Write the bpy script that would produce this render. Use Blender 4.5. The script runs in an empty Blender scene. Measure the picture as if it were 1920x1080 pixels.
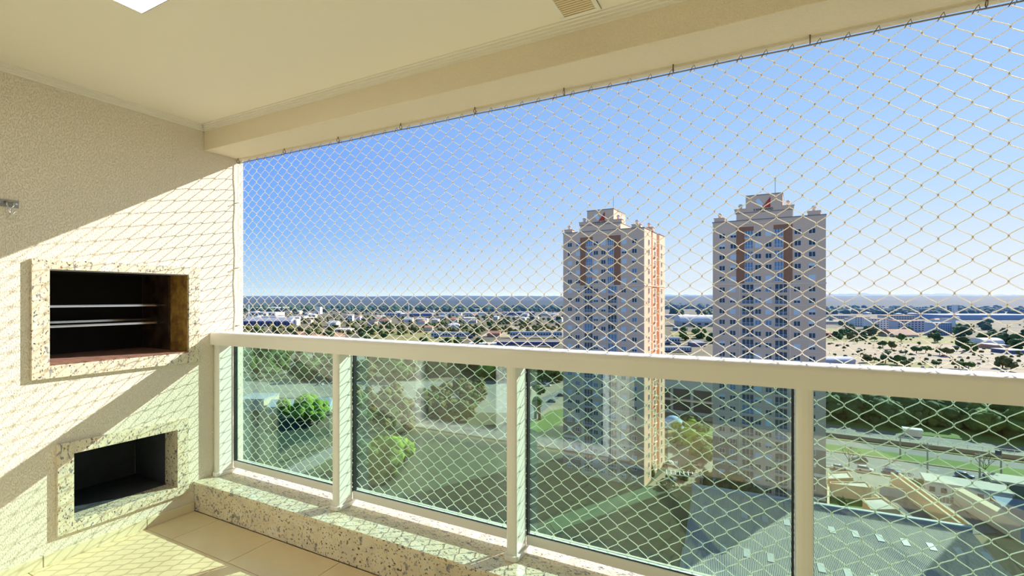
import bpy, bmesh, math, random
from mathutils import Vector, Matrix, noise as mnoise
random.seed(7)
D = bpy.data; SC = bpy.context.scene; COL = SC.collection
R_ = math.radians

# ------------------------------------------------------------------ camera, sky, sun, exposure
YAW = math.atan(470 / 900.0)
CP = Vector((3.32, 0.0, 1.4)); HZ = 558.0; FPX = 900.0
FW = Vector((-math.sin(YAW), math.cos(YAW), 0)); RT = Vector((math.cos(YAW), math.sin(YAW), 0))
cd = D.cameras.new('camera'); cam = D.objects.new('camera', cd); COL.objects.link(cam)
cd.sensor_width = 36; cd.lens = 36 * FPX / 1920.0
cd.shift_y = (HZ - 540) / 1920.0
cd.clip_start = .02; cd.clip_end = 60000
cam.location = CP; cam.rotation_euler = (R_(90), 0, YAW)
SC.camera = cam

SUN = Vector((.536, 1.0, .635)).normalized()
w = D.worlds.new('sky'); SC.world = w; w.use_nodes = True
nt = w.node_tree; nt.nodes.clear()
def wn(t, **k):
    n = nt.nodes.new(t)
    for a, b in k.items(): setattr(n, a, b)
    return n
tc = wn('ShaderNodeTexCoord'); sep = wn('ShaderNodeSeparateXYZ'); nt.links.new(tc.outputs['Generated'], sep.inputs[0])
def ramp(tree, stops):
    r = tree.nodes.new('ShaderNodeValToRGB'); e = r.color_ramp.elements
    e[0].position, e[0].color = stops[0][0], (*stops[0][1], 1)
    e[1].position, e[1].color = stops[-1][0], (*stops[-1][1], 1)
    for p, c in stops[1:-1]:
        q = e.new(p); q.color = (*c, 1)
    return r
away = ramp(nt, [(0, (.56, .76, .93)), (.03, (.43, .68, .94)), (.12, (.19, .46, .98)), (.26, (.105, .33, .98)), (.45, (.10, .30, .80)), (.7, (.12, .25, .55)), (1, (.12, .22, .45))])
near = ramp(nt, [(0, (.93, .97, 1.0)), (.05, (.86, .94, 1.0)), (.16, (.60, .80, 1.0)), (.32, (.42, .66, 1.02)), (.6, (.24, .42, .75)), (1, (.12, .22, .45))])
for r in (away, near): nt.links.new(sep.outputs['Z'], r.inputs[0])
dot = wn('ShaderNodeVectorMath', operation='DOT_PRODUCT'); nt.links.new(tc.outputs['Generated'], dot.inputs[0])
dot.inputs[1].default_value = SUN
mr = wn('ShaderNodeMapRange'); nt.links.new(dot.outputs['Value'], mr.inputs['Value'])
mr.inputs['From Min'].default_value = .05; mr.inputs['From Max'].default_value = 1.0
mix = wn('ShaderNodeMix', data_type='RGBA'); nt.links.new(mr.outputs[0], mix.inputs[0])
nt.links.new(away.outputs[0], mix.inputs[6]); nt.links.new(near.outputs[0], mix.inputs[7])
bg = wn('ShaderNodeBackground'); bg.inputs[1].default_value = 1.0
nt.links.new(mix.outputs[2], bg.inputs[0])
wo = wn('ShaderNodeOutputWorld'); nt.links.new(bg.outputs[0], wo.inputs[0])

sl = D.lights.new('sun', 'SUN'); sl.energy = 9.0; sl.angle = R_(.4); sl.color = (1.0, .95, .88)
so = D.objects.new('sun', sl); COL.objects.link(so); so.rotation_euler = SUN.to_track_quat('Z', 'Y').to_euler()
so.location = (20, 40, 40)

SC.view_settings.view_transform = 'Standard'; SC.view_settings.look = 'None'
SC.view_settings.gamma = 1; SC.view_settings.exposure = 0.0; SC.view_settings.use_curve_mapping = False

# ------------------------------------------------------------------ helpers
def tag(o, label=None, cat=None, group=None, kind=None):
    if label: o['label'] = label
    if cat: o['category'] = cat
    if group: o['group'] = group
    if kind: o['kind'] = kind
    return o
def empty(name, loc=(0, 0, 0), rz=0, label=None, cat=None, group=None, kind=None, parent=None):
    o = D.objects.new(name, None); o.empty_display_size = .1; COL.objects.link(o)
    o.location = loc; o.rotation_euler = (0, 0, rz); o.parent = parent
    return tag(o, label, cat, group, kind)
def place(name, me, parent=None, loc=(0, 0, 0), rz=0, sc=(1, 1, 1)):
    o = D.objects.new(name, me); COL.objects.link(o); o.parent = parent
    o.location = loc; o.rotation_euler = (0, 0, rz); o.scale = sc
    return o
class MB:
    def __init__(s): s.v = []; s.f = []; s.m = []; s.mi = 0
    def face(s, pts):
        n = len(s.v); s.v += [tuple(p) for p in pts]; s.f.append(tuple(range(n, n + len(pts)))); s.m.append(s.mi)
    def box(s, x0, x1, y0, y1, z0, z1, skip=''):
        n = len(s.v)
        s.v += [(x0, y0, z0), (x1, y0, z0), (x1, y1, z0), (x0, y1, z0), (x0, y0, z1), (x1, y0, z1), (x1, y1, z1), (x0, y1, z1)]
        for k, q in (('b', (0, 3, 2, 1)), ('t', (4, 5, 6, 7)), ('s', (0, 1, 5, 4)), ('e', (1, 2, 6, 5)), ('n', (2, 3, 7, 6)), ('w', (3, 0, 4, 7))):
            if k in skip: continue
            s.f.append(tuple(n + i for i in q)); s.m.append(s.mi)
        return s
    def prism(s, poly, z0, z1, axis='z'):
        # poly: list of 2-D points (counter-clockwise), extruded along axis
        n = len(s.v); k = len(poly)
        def P(a, b, c): return (a, b, c) if axis == 'z' else ((c, a, b) if axis == 'x' else (a, c, b))
        for z in (z0, z1):
            for a, b in poly: s.v.append(P(a, b, z))
        fl = axis == 'y'
        def add(q): s.f.append(tuple(reversed(q)) if fl else tuple(q)); s.m.append(s.mi)
        add([n + k - 1 - i for i in range(k)]); add([n + k + i for i in range(k)])
        for i in range(k):
            j = (i + 1) % k; add([n + i, n + j, n + k + j, n + k + i])
        return s
    def tube(s, pts, r, n=6, closed=False, cap=True):
        pts = [Vector(p) for p in pts]; rings = []; N = len(pts)
        rr = r if isinstance(r, (list, tuple)) else [r] * N
        up = Vector((0, 0, 1))
        for i, p in enumerate(pts):
            a = pts[i - 1] if (i or closed) else p; b = pts[(i + 1) % N] if (i < N - 1 or closed) else p
            d = (b - a).normalized() if (b - a).length > 1e-9 else Vector((0, 0, 1))
            u = up if abs(d.dot(up)) < .95 else Vector((1, 0, 0))
            x = d.cross(u).normalized(); y = x.cross(d).normalized()
            base = len(s.v)
            for k in range(n):
                t = 2 * math.pi * k / n; s.v.append(tuple(p + (x * math.cos(t) + y * math.sin(t)) * rr[i]))
            rings.append(base)
        M = N if closed else N - 1
        for i in range(M):
            A = rings[i]; B = rings[(i + 1) % N]
            for k in range(n):
                j = (k + 1) % n; s.f.append((A + k, B + k, B + j, A + j)[::-1]); s.m.append(s.mi)
        if cap and not closed:
            s.f.append(tuple(rings[0] + k for k in range(n))[::-1]); s.m.append(s.mi)
            s.f.append(tuple(rings[-1] + k for k in range(n))); s.m.append(s.mi)
        return s
    def lathe(s, prof, cx=0, cy=0, n=12):
        base = len(s.v); k = len(prof)
        for i in range(n):
            t = 2 * math.pi * i / n
            for r, z in prof: s.v.append((cx + r * math.cos(t), cy + r * math.sin(t), z))
        for i in range(n):
            j = (i + 1) % n
            for q in range(k - 1):
                s.f.append((base + i * k + q, base + j * k + q, base + j * k + q + 1, base + i * k + q + 1)); s.m.append(s.mi)
        return s
    def mesh(s, name, mats, smooth=False, bevel=0, bseg=2):
        me = D.meshes.new(name); me.from_pydata(s.v, [], s.f)
        if not isinstance(mats, (list, tuple)): mats = [mats]
        for m in mats: me.materials.append(m)
        me.polygons.foreach_set('material_index', s.m)
        if bevel:
            bm = bmesh.new(); bm.from_mesh(me); bmesh.ops.remove_doubles(bm, verts=bm.verts, dist=1e-6)
            es = [e for e in bm.edges if len(e.link_faces) == 2 and e.calc_face_angle(0) > .5]
            bmesh.ops.bevel(bm, geom=es, offset=bevel, segments=bseg, affect='EDGES', profile=.5); bm.to_mesh(me); bm.free()
        if smooth: me.polygons.foreach_set('use_smooth', [True] * len(me.polygons))
        me.update(); return me
    def obj(s, name, mats, parent=None, loc=(0, 0, 0), rz=0, smooth=False, bevel=0, bseg=2):
        return place(name, s.mesh(name, mats, smooth, bevel, bseg), parent, loc, rz)
def struct(o): o['kind'] = 'structure'; return o

def srgb(r, g, b): return tuple(((c / 255) / 12.92 if c <= 10 else (((c / 255) + .055) / 1.055) ** 2.4) for c in (r, g, b))
def mat(name, col, rough=.7, metal=0, spec=.5, bump=0, bscale=50, vary=0, vscale=5, col2=None, coords='Object', stretch=(1, 1, 1)):
    m = D.materials.new(name); m.use_nodes = True; t = m.node_tree; b = t.nodes['Principled BSDF']
    b.inputs['Base Color'].default_value = (*col, 1); b.inputs['Roughness'].default_value = rough
    b.inputs['Metallic'].default_value = metal; b.inputs['Specular IOR Level'].default_value = spec
    if bump or vary or col2:
        c = t.nodes.new('ShaderNodeTexCoord'); mp = t.nodes.new('ShaderNodeMapping'); t.links.new(c.outputs[coords], mp.inputs[0]); mp.inputs['Scale'].default_value = stretch
    if vary or col2:
        n = t.nodes.new('ShaderNodeTexNoise'); n.inputs['Scale'].default_value = vscale; n.inputs['Detail'].default_value = 5; n.inputs['Roughness'].default_value = .6
        t.links.new(mp.outputs[0], n.inputs[0])
        c1 = col; c2 = col2 if col2 else tuple(x * (1 - vary) for x in col)
        r = ramp(t, [(.35, c1), (.65, c2)]); t.links.new(n.outputs['Fac'], r.inputs[0]); t.links.new(r.outputs[0], b.inputs['Base Color'])
    if bump:
        n = t.nodes.new('ShaderNodeTexNoise'); n.inputs['Scale'].default_value = bscale; n.inputs['Detail'].default_value = 3
        t.links.new(mp.outputs[0], n.inputs[0])
        bp = t.nodes.new('ShaderNodeBump'); bp.inputs['Strength'].default_value = bump; bp.inputs['Distance'].default_value = 1.0 / bscale
        t.links.new(n.outputs['Fac'], bp.inputs['Height']); t.links.new(bp.outputs[0], b.inputs['Normal'])
    return m
def nodes_of(m): return m.node_tree, m.node_tree.nodes['Principled BSDF']

# ------------------------------------------------------------------ materials of the balcony
def stucco(name, col, dist, s=95, lo=.40, hi=.50):
    """render with scattered pits: flat plateaus, small sharp hollows"""
    m = mat(name, col, .9, spec=.15); t, b = nodes_of(m)
    c = t.nodes.new('ShaderNodeTexCoord'); mp = t.nodes.new('ShaderNodeMapping'); mp.inputs['Rotation'].default_value = (.5, 0, 0); mp.inputs['Scale'].default_value = (1, 1.35, .75)
    t.links.new(c.outputs['Object'], mp.inputs[0])
    n1 = t.nodes.new('ShaderNodeTexNoise'); n1.inputs['Scale'].default_value = s; n1.inputs['Detail'].default_value = 2; n1.inputs['Roughness'].default_value = .5; n1.inputs['Distortion'].default_value = .4
    t.links.new(mp.outputs[0], n1.inputs['Vector'])
    r = ramp(t, [(lo, (0, 0, 0)), (hi, (1, 1, 1))]); t.links.new(n1.outputs['Fac'], r.inputs[0])
    bp = t.nodes.new('ShaderNodeBump'); bp.inputs['Strength'].default_value = 1; bp.inputs['Distance'].default_value = dist
    t.links.new(r.outputs[0], bp.inputs['Height']); t.links.new(bp.outputs[0], b.inputs['Normal'])
    return m
M_wall = stucco('rough_wall_paint', (.88, .80, .66), .0024, 145, .36, .47)
M_beam = stucco('beam_paint', (.91, .81, .63), .0010, 160, .36, .52)
M_ceil = mat('ceiling_paint', (.93, .87, .74), .85, spec=.2)
M_corn = mat('cornice_paint', (.92, .87, .77), .7, spec=.3)
M_alu = mat('painted_aluminium', (.90, .88, .82), .32, spec=.5)
M_gask = mat('black_gasket', (.015, .02, .02), .5)
M_tile = mat('floor_tile', (.84, .68, .43), .22, spec=.5, vary=.07, vscale=3, bump=.02, bscale=12)
M_grout = mat('grout', (.50, .38, .20), .9)
M_skirt = mat('skirting_tile', (.80, .70, .48), .35, vary=.05, vscale=4)
def granite():
    m = mat('granite', (.78, .72, .56), .22, spec=.5); t, b = nodes_of(m)
    c = t.nodes.new('ShaderNodeTexCoord'); mp = t.nodes.new('ShaderNodeMapping'); mp.inputs['Rotation'].default_value = (.5, .4, .6); mp.inputs['Scale'].default_value = (1, 1.9, 1)
    t.links.new(c.outputs['Object'], mp.inputs[0])
    def nz(sc, det=3, dist=0):
        n = t.nodes.new('ShaderNodeTexNoise'); n.inputs['Scale'].default_value = sc; n.inputs['Detail'].default_value = det; n.inputs['Distortion'].default_value = dist
        t.links.new(mp.outputs[0], n.inputs[0]); return n
    base = nz(9, 4, .6); rb = ramp(t, [(.3, (.82, .78, .66)), (.5, (.80, .70, .50)), (.7, (.66, .60, .50))]); t.links.new(base.outputs['Fac'], rb.inputs[0])
    cur = rb.outputs[0]
    for sc, lo, hi, col in ((26, .60, .66, (.33, .31, .30)), (75, .61, .65, (.07, .065, .07)), (48, .64, .69, (.34, .18, .08))):
        n = nz(sc, 3, .4); r = ramp(t, [(lo, (0, 0, 0)), (hi, (1, 1, 1))]); t.links.new(n.outputs['Fac'], r.inputs[0])
        x = t.nodes.new('ShaderNodeMix'); x.data_type = 'RGBA'; t.links.new(r.outputs[0], x.inputs[0]); t.links.new(cur, x.inputs[6]); x.inputs[7].default_value = (*col, 1)
        cur = x.outputs[2]
    t.links.new(cur, b.inputs['Base Color']); return m
M_gran = granite()
M_soot = mat('soot', (.012, .009, .007), .9, vary=.5, vscale=6)
M_stain = mat('smoke_stained_granite', (.62, .38, .09), .5, vscale=14, col2=(.24, .12, .04), bump=.3, bscale=60)
M_rust = mat('sooty_metal', (.16, .09, .05), .55, metal=.4, vscale=9, col2=(.03, .02, .02))
M_clay = mat('fire_clay', (.30, .15, .10), .9, vary=.4, vscale=20)
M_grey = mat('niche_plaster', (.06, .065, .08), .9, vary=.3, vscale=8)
M_chrome = mat('polished_steel', (.80, .80, .82), .18, metal=1)
M_dmetal = mat('dark_metal', (.34, .33, .31), .35, metal=.9)
M_bmetal = mat('bronzed_metal', (.20, .13, .08), .5, metal=.5)
M_cord = mat('netting_cord', (1, .96, .87), .6, spec=.3)
_t, _b = nodes_of(M_cord); _tl = _t.nodes.new('ShaderNodeBsdfTranslucent'); _tl.inputs[0].default_value = (1, .95, .86, 1)
_mx = _t.nodes.new('ShaderNodeMixShader'); _mx.inputs[0].default_value = .3; _t.links.new(_b.outputs[0], _mx.inputs[1]); _t.links.new(_tl.outputs[0], _mx.inputs[2]); _t.links.new(_mx.outputs[0], _t.nodes['Material Output'].inputs[0])
M_knot = mat('netting_knot_shaded', (.55, .43, .30), .8)  # cord is cream; the knots' shaded look is put into this tan
M_rope = mat('dark_border_rope', (.30, .26, .22), .8)
M_white = mat('white_paint', (.85, .85, .82), .4)
def glass(name, tint, refl=.85):
    m = D.materials.new(name); m.use_nodes = True; t = m.node_tree; t.nodes.clear()
    tr = t.nodes.new('ShaderNodeBsdfTransparent'); tr.inputs[0].default_value = (*tint, 1)
    gl = t.nodes.new('ShaderNodeBsdfGlossy'); gl.inputs['Roughness'].default_value = 0; gl.inputs[0].default_value = (refl, refl, refl, 1)
    fr = t.nodes.new('ShaderNodeFresnel'); fr.inputs[0].default_value = 1.5
    mx = t.nodes.new('ShaderNodeMixShader'); o = t.nodes.new('ShaderNodeOutputMaterial')
    ge = t.nodes.new('ShaderNodeNewGeometry'); io = t.nodes.new('ShaderNodeMath'); io.operation = 'MULTIPLY_ADD'   # the pane's back faces see the inverse index
    io.inputs[1].default_value = 1 / 1.95 - 1.95; io.inputs[2].default_value = 1.95; t.links.new(ge.outputs['Backfacing'], io.inputs[0]); t.links.new(io.outputs[0], fr.inputs[0])
    t.links.new(fr.outputs[0], mx.inputs[0]); t.links.new(tr.outputs[0], mx.inputs[1]); t.links.new(gl.outputs[0], mx.inputs[2]); t.links.new(mx.outputs[0], o.inputs[0])
    return m
M_glass = glass('green_glass', (.775, .94, .87))
M_clear = glass('clear_glass', (.9, .92, .92))
M_lamp = D.materials.new('lamp_diffuser'); M_lamp.use_nodes = True
_t, _b = nodes_of(M_lamp); _b.inputs['Emission Color'].default_value = (1, .97, .9, 1); _b.inputs['Emission Strength'].default_value = 15.0

# ------------------------------------------------------------------ balcony shell
RX = 6.6     # right end of the balcony
BK = .10     # balcony face of the back wall
# left wall with two openings
UH = (1.105, 1.79, 1.043, 1.548); LH = (1.205, 1.722, .19, .557)
mb = MB()
ys = sorted([-4.0, 2.17, UH[0], UH[1], LH[0], LH[1]]); zs = sorted([0, 2.75, UH[2], UH[3], LH[2], LH[3]])
for i in range(len(ys) - 1):
    for j in range(len(zs) - 1):
        yc = (ys[i] + ys[i + 1]) / 2; zc = (zs[j] + zs[j + 1]) / 2
        if any(h[0] < yc < h[1] and h[2] < zc < h[3] for h in (UH, LH)): continue
        mb.face([(0, ys[i], zs[j]), (0, ys[i + 1], zs[j]), (0, ys[i + 1], zs[j + 1]), (0, ys[i], zs[j + 1])])
mb.face([(0, 2.17, 0), (-.8, 2.17, 0), (-.8, 2.17, 2.75), (0, 2.17, 2.75)])
mb.face([(-.8, -4, 0), (-.8, 2.17, 0), (-.8, 2.17, 2.75), (-.8, -4, 2.75)][::-1])
mb.face([(0, -4, 2.75), (0, 2.17, 2.75), (-.8, 2.17, 2.75), (-.8, -4, 2.75)])
struct(mb.obj('wall_left', M_wall))
struct(MB().box(RX, RX + .25, -4, 2.17, 0, 2.75).obj('wall_right', M_wall))
# back wall: header and piers round the glazed doors, an open doorway where one stands
mb = MB().box(0.001, RX, -.08, BK, 2.2, 2.549).box(2.16, 2.32, -.08, BK, 0.012, 2.2).box(5.0, RX, -.08, BK, 0.012, 2.2)
struct(mb.obj('wall_back', M_wall))
struct(MB().box(0, RX, -4.15, -4, 0, 2.55).obj('wall_room', M_ceil))
struct(MB().box(-.0, RX, -4, 1.897, 2.55, 2.75).obj('ceiling', M_ceil))
struct(MB().box(0, RX, 1.897, 2.17, 2.385, 2.75).obj('beam', M_beam, bevel=.004, bseg=2))
struct(MB().box(0.0, RX, 2.118, 2.166, 2.379, 2.3855).obj('trim_3', M_beam))
# the storey slabs above and below the balcony
struct(MB().box(-.8, RX + .25, -4.15, 2.17, 2.751, 3.2).obj('slab_above', M_beam))
struct(MB().box(-.8, RX + .25, -4.15, 2.17, -.28, -.012).obj('slab_below', M_beam))
# cornice: stepped profile along left wall and beam
prof = [(0, 0), (0, -.038), (.007, -.038), (.007, -.027), (.014, -.027), (.014, -.016), (.022, -.016), (.022, -.006), (.032, -.006), (.032, 0)]
mb = MB(); mb.prism([(a, 2.55 + b) for a, b in prof], -.0, 1.897, 'y'); struct(mb.obj('trim_1', M_corn))
mb = MB(); mb.prism([(1.897 - a, 2.55 + b) for a, b in prof][::-1], 0, RX, 'x'); struct(mb.obj('trim_2', M_corn))
# floor: bed plus tiles one by one
fl = empty('floor'); fl['kind'] = 'structure'
MB().box(0, RX, -4, 1.83, -.012, -.003).obj('grout_bed', M_grout, fl)
gx = [0.0] + [.284 + .527 * k for k in range(12)] + [RX]; gy = [1.83, 1.552, 1.025, .498, -.029, -.556, -1.083, -1.61, -2.137, -2.664, -3.191, -3.718, -4.0]
cache = {}
for i in range(len(gx) - 1):
    for j in range(len(gy) - 1):
        a, b = gx[i + 1] - gx[i], gy[j] - gy[j + 1]
        if a < .02: continue
        k = (round(a, 3), round(b, 3))
        if k not in cache: cache[k] = MB().box(.0018, a - .0018, .0018, b - .0018, -.008, 0).mesh('tile', M_tile, bevel=.001, bseg=1)
        place('tile', cache[k], fl, (gx[i], gy[j + 1], 0))
bl = empty('baseboard_left'); bl['kind'] = 'structure'
for y0, y1 in ((1.556, 1.83), (1.082, 1.554), (.555, 1.08), (BK + .002, .553)):
    MB().box(.0005, .013, y0 + .001, y1, 0, .058).obj('tile', M_skirt, bl, bevel=.002)
# granite sill
sl_ = empty('sill'); sl_['kind'] = 'structure'
MB().box(.001, RX, 1.835, 2.17, 0, .169).obj('front_slab', M_gran, sl_)
MB().box(.001, RX, 1.828, 2.19, .1695, .19).obj('top_slab', M_gran, sl_, bevel=.003)

# ------------------------------------------------------------------ barbecue in the wall
def niche_frame(parent, y0, y1, z0, z1, h, T=.02, low=None):
    # mitred granite surround: four slabs
    a, b, c, d = h
    for quad in ([(y0, z1), (a, d), (b, d), (y1, z1)], [(y0, z0), (y1, z0), (b, c), (a, c)], [(y0, z0), (a, c), (a, d), (y0, z1)], [(y1, z0), (y1, z1), (b, d), (b, c)]):
        pts = [(y, z) for y, z in quad]
        area = sum(pts[i][0] * pts[(i + 1) % 4][1] - pts[(i + 1) % 4][0] * pts[i][1] for i in range(4))
        if area < 0: pts = pts[::-1]
        MB().prism(pts, .0005, T, 'x').obj('frame_slab', M_gran, parent, bevel=.0015)
bq = empty('barbecue_grill', (0, 1.45, 1.043), 0, 'built-in wall barbecue framed in speckled cream granite, with two steel bars across its sooty mouth', 'barbecue')
def rel(o, par): o.location = Vector(o.location) - par.location; return o
g0 = bq.location
def part(mb, name, m, par, **k): o = mb.obj(name, m, par, **k); o.location = -Vector(par.location); return o
def frame_of(par, *a):
    n0 = set(D.objects.keys()); niche_frame(par, *a)
    for o in par.children:
        if o.name.startswith('frame_slab'): o.location = -Vector(par.location)
frame_of(bq, 1.034, 1.859, .977, 1.600, (1.105, 1.79, 1.043, 1.548))
y0, y1, z0, z1 = UH
mb = MB(); mb.face([(-.55, y0, z0), (-.55, y1, z0), (-.55, y1, z1), (-.55, y0, z1)])           # back
mb.face([(-.02, y0, z0), (-.55, y0, z0), (-.55, y0, z1), (-.02, y0, z1)]); mb.face([(-.02, y0, z1), (-.55, y0, z1), (-.55, y1, z1), (-.02, y1, z1)])
part(mb, 'firebox', M_soot, bq)
part(MB().box(-.55, .018, y0 + .001, y1 - .001, z0 - .02, z0 + .008), 'hearth', M_clay, bq)
part(MB().box(-.19, .001, y1 - .002, y1 + .02, z0 + .008, z1), 'side_panel', M_stain, bq)
part(MB().box(-.55, -.191, y1 + .001, y1 + .02, z0, z1), 'side_lining', M_rust, bq)
part(MB().box(-.215, -.195, y1 - .012, y1 + .001, z0 + .01, z1 - .01), 'corner_strip', M_rust, bq)
for zc, xc in ((1.354, -.285), (1.238, -.285), (1.254, -.50)):
    part(MB().box(xc - .011, xc + .011, y0 + .002, y1 - .002, zc - .002, zc + .002).box(xc + .008, xc + .011, y0 + .002, y1 - .002, zc - .011, zc), 'skewer_bar', M_chrome, bq)
part(MB().box(-.02, 0, y0, y1, z1 - .006, z1 + .001).box(-.02, 0, y0 - .001, y0 + .002, z0, z1), 'lip', M_dmetal, bq)

nq = empty('charcoal_niche', (0, 1.46, .19), 0, 'open storage niche low in the wall, framed in pale speckled granite, under the barbecue', 'niche')
frame_of(nq, 1.136, 1.790, .134, .621, (1.205, 1.722, .19, .557))
y0, y1, z0, z1 = LH
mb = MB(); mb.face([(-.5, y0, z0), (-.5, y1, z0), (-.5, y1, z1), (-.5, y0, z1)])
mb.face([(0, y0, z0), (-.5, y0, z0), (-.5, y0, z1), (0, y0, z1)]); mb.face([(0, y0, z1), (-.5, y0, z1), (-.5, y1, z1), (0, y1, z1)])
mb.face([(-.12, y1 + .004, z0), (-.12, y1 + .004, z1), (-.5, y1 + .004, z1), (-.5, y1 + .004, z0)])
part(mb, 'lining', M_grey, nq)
part(MB().box(-.10, .018, y0 + .001, y1 - .001, z0 - .02, z0 + .002), 'bottom_slab', M_gran, nq)
part(MB().box(-.5, -.101, y0 + .001, y1 + .003, z0 - .02, z0 + .001), 'shaded_inner_floor', M_grey, nq)  # granite floor's inner part coloured dark to stand for the recess shade
part(MB().box(-.12, .001, y1 - .001, y1 + .02, z0 + .002, z1), 'side_panel', M_gran, nq)

# ------------------------------------------------------------------ railing
rl = empty('balcony_railing', (0, 2.0, .19), 0, 'cream painted aluminium balcony railing with green glass panels on the granite sill', 'railing')
def rp(mb, name, m, **k): o = mb.obj(name, m, rl, **k); o.location = -Vector(rl.location); return o
# handrail: rounded rectangular section
def rrect(a0, a1, b0, b1, rt, n=5):
    p = [(a0, b0), (a1, b0)]
    for cx, cy, t0 in ((a1 - rt, b1 - rt, 0), (a0 + rt, b1 - rt, 90)):
        for i in range(n + 1):
            t = R_(t0 + 90 * i / n); p.append((cx + rt * math.cos(t), cy + rt * math.sin(t)))
    return p
mb = MB().prism(rrect(1.935, 2.066, 1.082, 1.166, .020), .002, RX, 'x'); o = rp(mb, 'handrail', M_alu)
px_ = [.003, 1.134, 2.266, 3.424, 4.58, 5.73]
for x in px_:
    sec = [(x, 2.060), (x, 1.966), (x + .006, 1.958), (x + .018, 1.955), (x + .036, 1.955), (x + .047, 1.958), (x + .053, 1.966), (x + .053, 2.060)]
    p = MB().prism(sec, .215, 1.083, 'z').obj('post', M_alu, rl); p.location = -Vector(rl.location)
    x0, x1 = x - .011, x + .064
    if x < .1: x0 = .002
    sec = [(x0, 2.095), (x0, 1.962), (x0 + .008, 1.948), (x0 + .022, 1.941), (x1 - .022, 1.941), (x1 - .008, 1.948), (x1, 1.962), (x1, 2.095)]
    MB().prism(sec, .1905, .2148, 'z').obj('foot_plate', M_alu, p, bevel=.002)
    MB().box(x + .020, x + .033, 1.9405, 1.9425, .199, .207).obj('cap', M_white, p)
for i in range(len(px_)):
    x0 = px_[i] + .053; x1 = px_[i + 1] if i < len(px_) - 1 else RX
    rp(MB().box(x0 + .0005, x1 - .0005, 2.062, 2.100, .221, .266), 'bottom_rail', M_alu, bevel=.003)
    rp(MB().box(x0 + .004, x1 - .004, 2.076, 2.084, .262, 1.083), 'glass_panel', M_glass)
    for xa in (x0 + .0006, x1 - .0086):
        rp(MB().box(xa, xa + .008, 2.064, 2.088, .2665, 1.0815), 'gasket', M_gask)
    rp(MB().box(x0 + .009, x1 - .009, 2.071, 2.0755, .2665, .2705), 'gasket', M_gask)

# ------------------------------------------------------------------ safety net
NY = 2.124
net = empty('safety_net', (2.6, NY, .25), 0, 'cream knotted diamond mesh safety net stretched across the whole balcony opening', 'net')
def npart(mb, name, m, **k): o = mb.obj(name, m, net, **k); o.location = -Vector(net.location); return o
PX, PZ = .0886, .0372; NT, NB = 2.353, .257; NX1 = 5.4
strands = MB(); knots = MB()
def kn(i, j):
    X = .130 + PX * (i + (.5 if j % 2 else 0)); Z = 1.4575 + PZ * j
    s = mnoise.noise(Vector((X * 1.3, Z * 1.3, 2))) * .010; q = mnoise.noise(Vector((X * 9, Z * 9, 5))) * .003
    c = -.006 * math.sin(max(0, min(1, (Z - NB) / (NT - NB))) * math.pi)
    return Vector((X + s + q, NY + mnoise.noise(Vector((X, Z, 9))) * .006, Z + q + c))
def rod(mb, a, b, r, n=5):
    d = (b - a).normalized(); x = d.cross(Vector((0, 1, 0))).normalized(); y = x.cross(d)
    k = len(mb.v)
    for p in (a, b):
        for i in range(n):
            t = 2 * math.pi * i / n; mb.v.append(tuple(p + (x * math.cos(t) + y * math.sin(t)) * r))
    for i in range(n):
        j = (i + 1) % n; mb.f.append((k + i, k + j, k + n + j, k + n + i)); mb.m.append(mb.mi)
CR = .00175
jmin = math.floor((NB - 1.4575) / PZ); jmax = math.ceil((NT - 1.4575) / PZ)
top_pts = []
for j in range(jmin, jmax + 1):
    for i in range(-2, int((NX1) / PX) + 1):
        p = kn(i, j)
        if not (0.012 < p.x < NX1 and NB < p.z < NT): continue
        k = len(knots.v); r1, r2, r3 = .0030, .0028, .0048
        knots.v += [(p.x - r1, p.y, p.z), (p.x + r1, p.y, p.z), (p.x, p.y - r2, p.z), (p.x, p.y + r2, p.z), (p.x, p.y, p.z - r3), (p.x, p.y, p.z + r3)]
        for f in ((0, 2, 5), (2, 1, 5), (1, 3, 5), (3, 0, 5), (2, 0, 4), (1, 2, 4), (3, 1, 4), (0, 3, 4)): knots.f.append(tuple(k + q for q in f)); knots.m.append(0)
    for i in range(-2, int((NX1) / PX) + 1):
        a = kn(i, j)
        for di in ((0, 1) if j % 2 else (-1, 0)):
            b = kn(i + di, j - 1)
            A, B = a.copy(), b.copy()
            if max(A.x, B.x) < .012 or min(A.x, B.x) > NX1 or min(A.z, B.z) > NT or max(A.z, B.z) < NB: continue
            def clip(p, q):
                p = p.copy()
                for ax, lim, sg in ((0, .013, 1), (2, NT, -1), (2, NB, 1)):
                    if sg * (p[ax] - lim) < 0 and sg * (q[ax] - lim) > 0:
                        p = p + (q - p) * ((lim - p[ax]) / (q[ax] - p[ax]))
                return p
            A2, B2 = clip(A, B), clip(B, A)
            if (A2 - A).length < 1e-6 and (B2 - B).length < 1e-6:
                s = 1 if B.x > A.x else -1
                k1 = A + Vector((s * .004, 0, -.0075)); k2 = B + Vector((-s * .004, 0, .0075))
                rod(strands, A, k1, CR); rod(strands, k1, k2, CR); rod(strands, k2, B, CR)
            else:
                if A2.z >= NT - 1e-5: top_pts.append(A2.x)
                rod(strands, A2, B2, CR)
npart(strands, 'mesh_cord', M_cord); npart(knots, 'knots', M_knot)['kind'] = 'stuff'
npart(MB().tube([(.013 + .2 * k, NY, NT + .0015 * math.sin(k * 2.1)) for k in range(27)], .0028, 6), 'border_rope', M_rope, smooth=True)
npart(MB().tube([(.013 + .2 * k, NY, NB + .001 * math.sin(k)) for k in range(27)], .0032, 6), 'border_rope', M_cord, smooth=True)
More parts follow.
